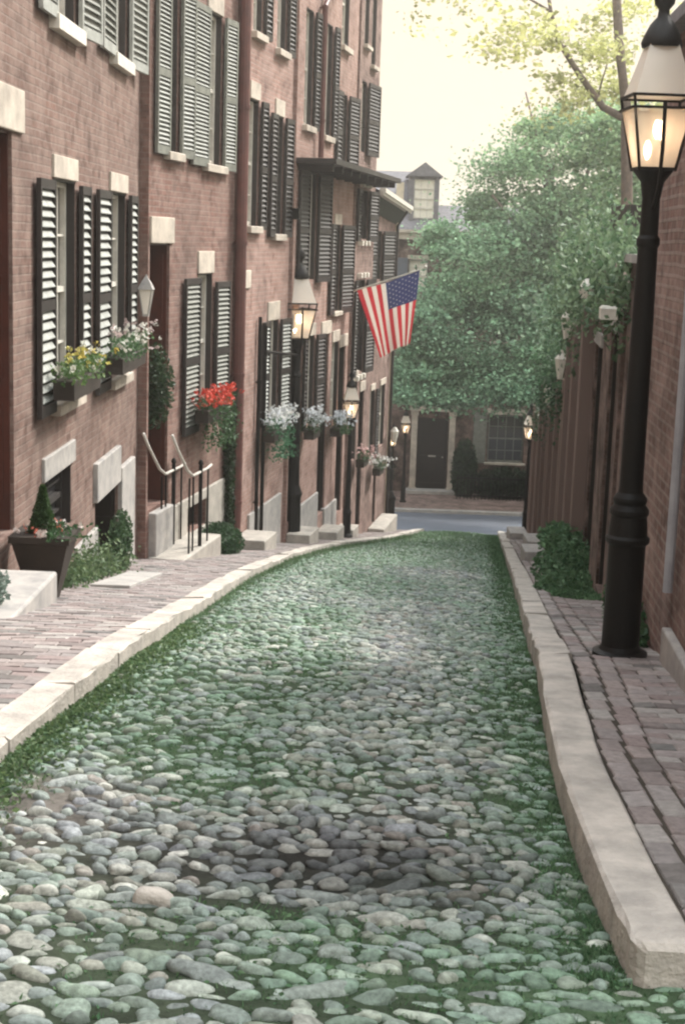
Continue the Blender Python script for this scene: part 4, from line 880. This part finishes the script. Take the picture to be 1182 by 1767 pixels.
mb = MB(); mb.box(.80, 1.05, -.9, -.35, .6, 2.0, B); part('chimney', mb, M['cream_paint'], hb)
stp = MB(); stp.box(1.5, 3.2, .003, .55, -9, gz(50)+.14, B); tag(part('door_step', stp, M['granite'], bevel=.02), 'stone doorstep of the house across the street', 'step')
for a, lb in ((-14.5, 'brick house across the street to the left, mostly hidden'), (14, 'brick house across the street to the right, mostly hidden')):
    hh = root('town_house', (a, 50.6, gz(50)), lb, 'house'); f = Frame((0, 50.62, 0), (1, 0, 0), (0, -1, 0)); s0, s1 = (a-7, a+7.4) if a < 0 else (a-.9, a+12)
    ops = [(s, s+1, z, z+1.6) for s in np.arange(s0+1, s1-1.5, 2.8) for z in (-7.2, -4.2, -1.6)]
    part('wall', wall_mesh(f, s0, s1, -9.6, 1.2, ops, depth=5), M['brick_d'], hh)
    for o in ops: window(hh, f, *o, sill=(.05, .1))
bush('bush', (3.45, 49.9, gz(49.9)+.9), (.45, .35, 1.15), 3000, .13, 'tall dark shrub right of the door across the street', c1=(.018, .04, .02), c2=(.04, .075, .035))
bush('bush', (4.85, 49.8, gz(49.8)+.5), (1.2, .35, .62), 3600, .12, 'low dark hedge under the window across the street', c1=(.015, .03, .015), c2=(.035, .06, .03))
bush('bush', (.4, 49.7, gz(49.7)+.9), (.7, .35, 1.2), 2600, .13, 'dark shrub left of the door across the street', c1=(.018, .035, .02), c2=(.04, .065, .035))
fe = root('iron_fence', (4.6, 49.3, gz(49.3)), 'low black iron fence in front of the hedge across the street', 'fence')
for z in (.15, .75): mb = MB(); mb.bar((3.2, 49.3, gz(49.3)+z), (6.5, 49.3, gz(49.3)+z), .04); part('rail', mb, M['iron'], fe)
mb = MB()
for x in np.arange(3.2, 6.5, .12): mb.bar((x, 49.3, gz(49.3)), (x, 49.3, gz(49.3)+.85), .022)
part('pickets', mb, M['iron'], fe)

# ------------------------------------------------------------------ trees
def tree(label, base, trunk, limbs, blobs, n, size, c1, c2, tr=.22, cat='tree', gap=.0):
    r = root('street_tree', base, label, cat); mb = MB(); b = Vector(base)
    m = len(trunk); mb.tube([Vector(p) for p in trunk], [tr*(1-.55*i/(m-1)) for i in range(m)], 12); part('trunk', mb, M['bark'], r, smooth=True)
    mb = MB()
    for L in limbs:
        rr = L[0]; p = [Vector(q) for q in L[1:]]; mb.tube(p, [rr*(1-.7*i/(len(p)-1)) for i in range(len(p))], 8)
    part('limbs', mb, M['bark'], r, smooth=True)
    mb = MB(); cols = []
    tot = sum(k for _, _, k in blobs)
    for c, rad, k in blobs:
        # clusters of leaves scattered through each blob leave gaps between
        nc = max(8, int(20*k)); cc = ellip(nc, c, rad, .45); q = int(n*k/tot/nc)
        for ci in cc:
            rr = (.16+.26*rng.random())*max(rad[0], .9); pts = np.array(ci)+rng.normal(size=(q, 3))*np.array((rr, rr, rr*.45))
            hi = max(0, min(1, (c[2]+2)/6.5)); wm = np.array((1+.3*hi, 1+.15*hi, 1-.05*hi)); leaves(mb, cols, pts, size*(.7+.5*rng.random()), tuple(np.array(c1)*wm), tuple(np.array(c2)*wm), .5, .6+.8*rng.random())      # leaves lighten and yellow with height; each cluster has its own brightness
    part('crown', mb, M['leafy'], r, col=cols); return r
T = (6.9, 48.6, gz(48.6))
rp = raypt
bl = []
for px, py, Y, rx, rz, k in ((760, 660, 45, 1.25, 1.1, 1.2), (730, 570, 45.5, .9, 1.0, .8), (800, 560, 45, 1.5, 1.4, 1.6), (860, 660, 45, 1.5, 1.1, 1.4), (850, 450, 45.5, 1.6, 1.5, 1.7), (930, 560, 45, 1.5, 1.5, 1.5), (880, 340, 46, 1.4, 1.5, 1.5), (960, 420, 46, 1.6, 1.6, 1.6), (1010, 300, 46, 1.5, 1.6, 1.4), (940, 240, 46.5, 1.0, 1.1, .8), (1040, 440, 45, 1.3, 1.6, 1.1), (770, 420, 46.5, .7, .7, .5), (700, 660, 44.5, .6, .8, .6), (980, 640, 44, 1.4, 1.3, 1.1), (1060, 230, 46, 1.2, 1.3, .8)):
    bl.append((rp(px, py, Y), (rx, 1.4, rz), k))
tree('large leafy green tree filling the view beyond the end of the lane', T, [T, (6.7, 48.4, -6), (6.2, 47.8, -3), (5.6, 47, 0), (5.4, 46.6, 2.5)],
     [(.12, (6.2, 47.8, -3), (4.6, 46.5, -2), (3, 45.6, -2.6), (1.8, 45.2, -3.2)), (.12, (5.9, 47.4, -1.5), (4.5, 46, .5), (3.6, 45.6, 1.5)), (.1, (5.6, 47, 0), (6.4, 46, 2), (6.9, 46, 4)), (.1, (6.4, 48, -4), (4.5, 46, -4), (3.4, 45.5, -4.6)), (.08, (5.5, 46.8, 1), (5, 46.3, 3), (4.5, 46.3, 4.6))],
     bl, 90000, .135, (.11, .23, .135), (.33, .50, .33), .28)
T2 = (5.6, 29.5, gz(29.5))
bl = [(rp(px, py, Y), (r_, 1.0, r_*.8), k) for px, py, Y, r_, k in ((1000, 80, 30, .9, .5), (930, 60, 29, .9, .35), (860, 30, 29, 1.0, .3), (1080, 60, 31, .9, .5), (1130, 180, 31, .8, .5), (1040, 160, 31, .7, .5), (790, 20, 28.5, .8, .18), (960, 170, 30, .6, .3), (720, -20, 28, .9, .15))]
tree('slender bare limbed tree with sparse glare-paled leaves above the right garden walls', T2, [T2, (5.3, 29.8, -3), (5.1, 30, 0), rp(1080, 190, 30), rp(1068, 80, 30), rp(1060, -60, 30), rp(1040, -200, 30)],
     [(.085, rp(1078, 205, 30), rp(1040, 185, 30), rp(1000, 130, 30), rp(965, 75, 30), rp(950, 20, 30), rp(938, -60, 30)), (.03, rp(965, 85, 30), rp(982, 75, 30), rp(980, 50, 30)), (.03, rp(1030, 175, 30), rp(1035, 150, 30), rp(1050, 100, 30)), (.03, rp(950, 20, 30), rp(900, -10, 29.5), rp(820, -60, 29))],
     bl, 4200, .12, (.34, .40, .20), (.52, .58, .32), .15)  # leaf colour raised to imitate sky glare washing over them
# tree mass behind the row houses on the right, seen over the walls
T3 = (8.2, 31.5, gz(31))
bl = [(rp(px, py, 33), (1.2, 1.2, 1.2), 1) for px, py in ((1050, 300), (1110, 400), (1010, 560), (1140, 320), (1120, 230))]
tree('green garden tree rising behind the ivy on the right', T3, [T3, (7.6, 32, -2), (6.6, 33, 1)], [(.07, (7.6, 32, -2), (6, 33, -1), (5, 33, -.5))], bl, 9000, .13, (.10, .20, .12), (.26, .38, .25), .16)

# ------------------------------------------------------------------ light, sky, air
SUN_EL, SUN_AZ = 44, 46      # azimuth measured from +Y towards +X: a high soft sun over the right-hand walls
w = bpy.data.worlds.new('World'); scene.world = w; w.use_nodes = True; nt = w.node_tree; L = nt.links
bg = nt.nodes['Background']; sky = nt.nodes.new('ShaderNodeTexSky'); sky.sky_type = 'NISHITA'; sky.sun_disc = False
sky.sun_elevation = math.radians(SUN_EL); sky.sun_rotation = math.radians(SUN_AZ); sky.dust_density = 6; sky.air_density = 1.2; sky.ozone_density = .6
tc = nt.nodes.new('ShaderNodeTexCoord')
nz = ntex(nt, tc.outputs['Generated'], 2.2, 6, .6)
sz = nt.nodes.new('ShaderNodeSeparateXYZ'); L.new(tc.outputs['Generated'], sz.inputs[0])
g = nt.nodes.new('ShaderNodeMapRange'); L.new(sz.outputs[2], g.inputs[0]); g.inputs[1].default_value = .15; g.inputs[2].default_value = 1; g.inputs[3].default_value = 1; g.inputs[4].default_value = 2.5      # an overcast sky is about three times brighter overhead
tint = mixc(nt, ramp(nt, sz.outputs[2], .2, .75), (3.8, 3.35, 2.65), (4.0, 4.25, 4.45))      # cream near the horizon, neutral overhead
ov = nt.nodes.new('ShaderNodeVectorMath'); ov.operation = 'SCALE'; L.new(tint, ov.inputs[0]); L.new(g.outputs[0], ov.inputs['Scale'])
c = mixc(nt, ramp(nt, nz.outputs[0], -.1, .2), sky.outputs[0], ov.outputs[0])        # thin warm cloud over nearly all of the sky
L.new(c, bg.inputs[0]); bg.inputs[1].default_value = .13
sd = bpy.data.lights.new('sun', 'SUN'); sd.energy = 2.9; sd.angle = math.radians(14); sd.color = (1, .95, .88)
so = bpy.data.objects.new('sun', sd); C.objects.link(so)
az, el = math.radians(SUN_AZ), math.radians(SUN_EL); dv = Vector((math.sin(az)*math.cos(el), math.cos(az)*math.cos(el), math.sin(el))); so.rotation_euler = dv.to_track_quat('Z', 'Y').to_euler()
HAZE = .0026  # added air volume, imitates the lens veil that fades the upper facades
if HAZE:
    mb = MB(); mb.box(-310, 310, -40, 410, -14, 9.5); hz = part('haze', mb, M['ground']); m, nt, p, out = newmat('haze_air'); nt.nodes.remove(p)
    v = nt.nodes.new('ShaderNodeVolumePrincipled'); v.inputs['Color'].default_value = (1, .97, .92, 1); v.inputs['Density'].default_value = HAZE; v.inputs['Anisotropy'].default_value = .72
    nt.links.new(v.outputs[0], out.inputs['Volume']); hz.data.materials.clear(); hz.data.materials.append(m); tag(hz, 'added thin haze volume imitating lens veil over the lane', 'haze', kind='stuff')

# ------------------------------------------------------------------ camera
cam = bpy.data.cameras.new('camera'); co = bpy.data.objects.new('camera', cam); C.objects.link(co); scene.camera = co
cam.sensor_fit = 'VERTICAL'; cam.sensor_height = 24; cam.lens = 24*2550/1767; cam.clip_end = 1000; cam.clip_start = .05
from mathutils import Matrix
p = math.radians(10.4); r = math.radians(1.94); a = math.radians(-.733)
f = Vector((math.sin(a)*math.cos(p), math.cos(a)*math.cos(p), -math.sin(p))); Rt = Vector((math.cos(a), -math.sin(a), 0)); U = Rt.cross(f)
r2 = Rt*math.cos(r)+U*math.sin(r); u2 = -Rt*math.sin(r)+U*math.cos(r)
co.matrix_world = Matrix(((r2.x, u2.x, -f.x, 0), (r2.y, u2.y, -f.y, 0), (r2.z, u2.z, -f.z, 0), (0, 0, 0, 1)))
scene.render.resolution_x = 684; scene.render.resolution_y = 1024
vs = scene.view_settings; vs.view_transform = 'Standard'; vs.look = 'None'; vs.exposure = 1.25; vs.gamma = 1
scene.render.engine = 'CYCLES'; scene.cycles.filter_width = 2.3
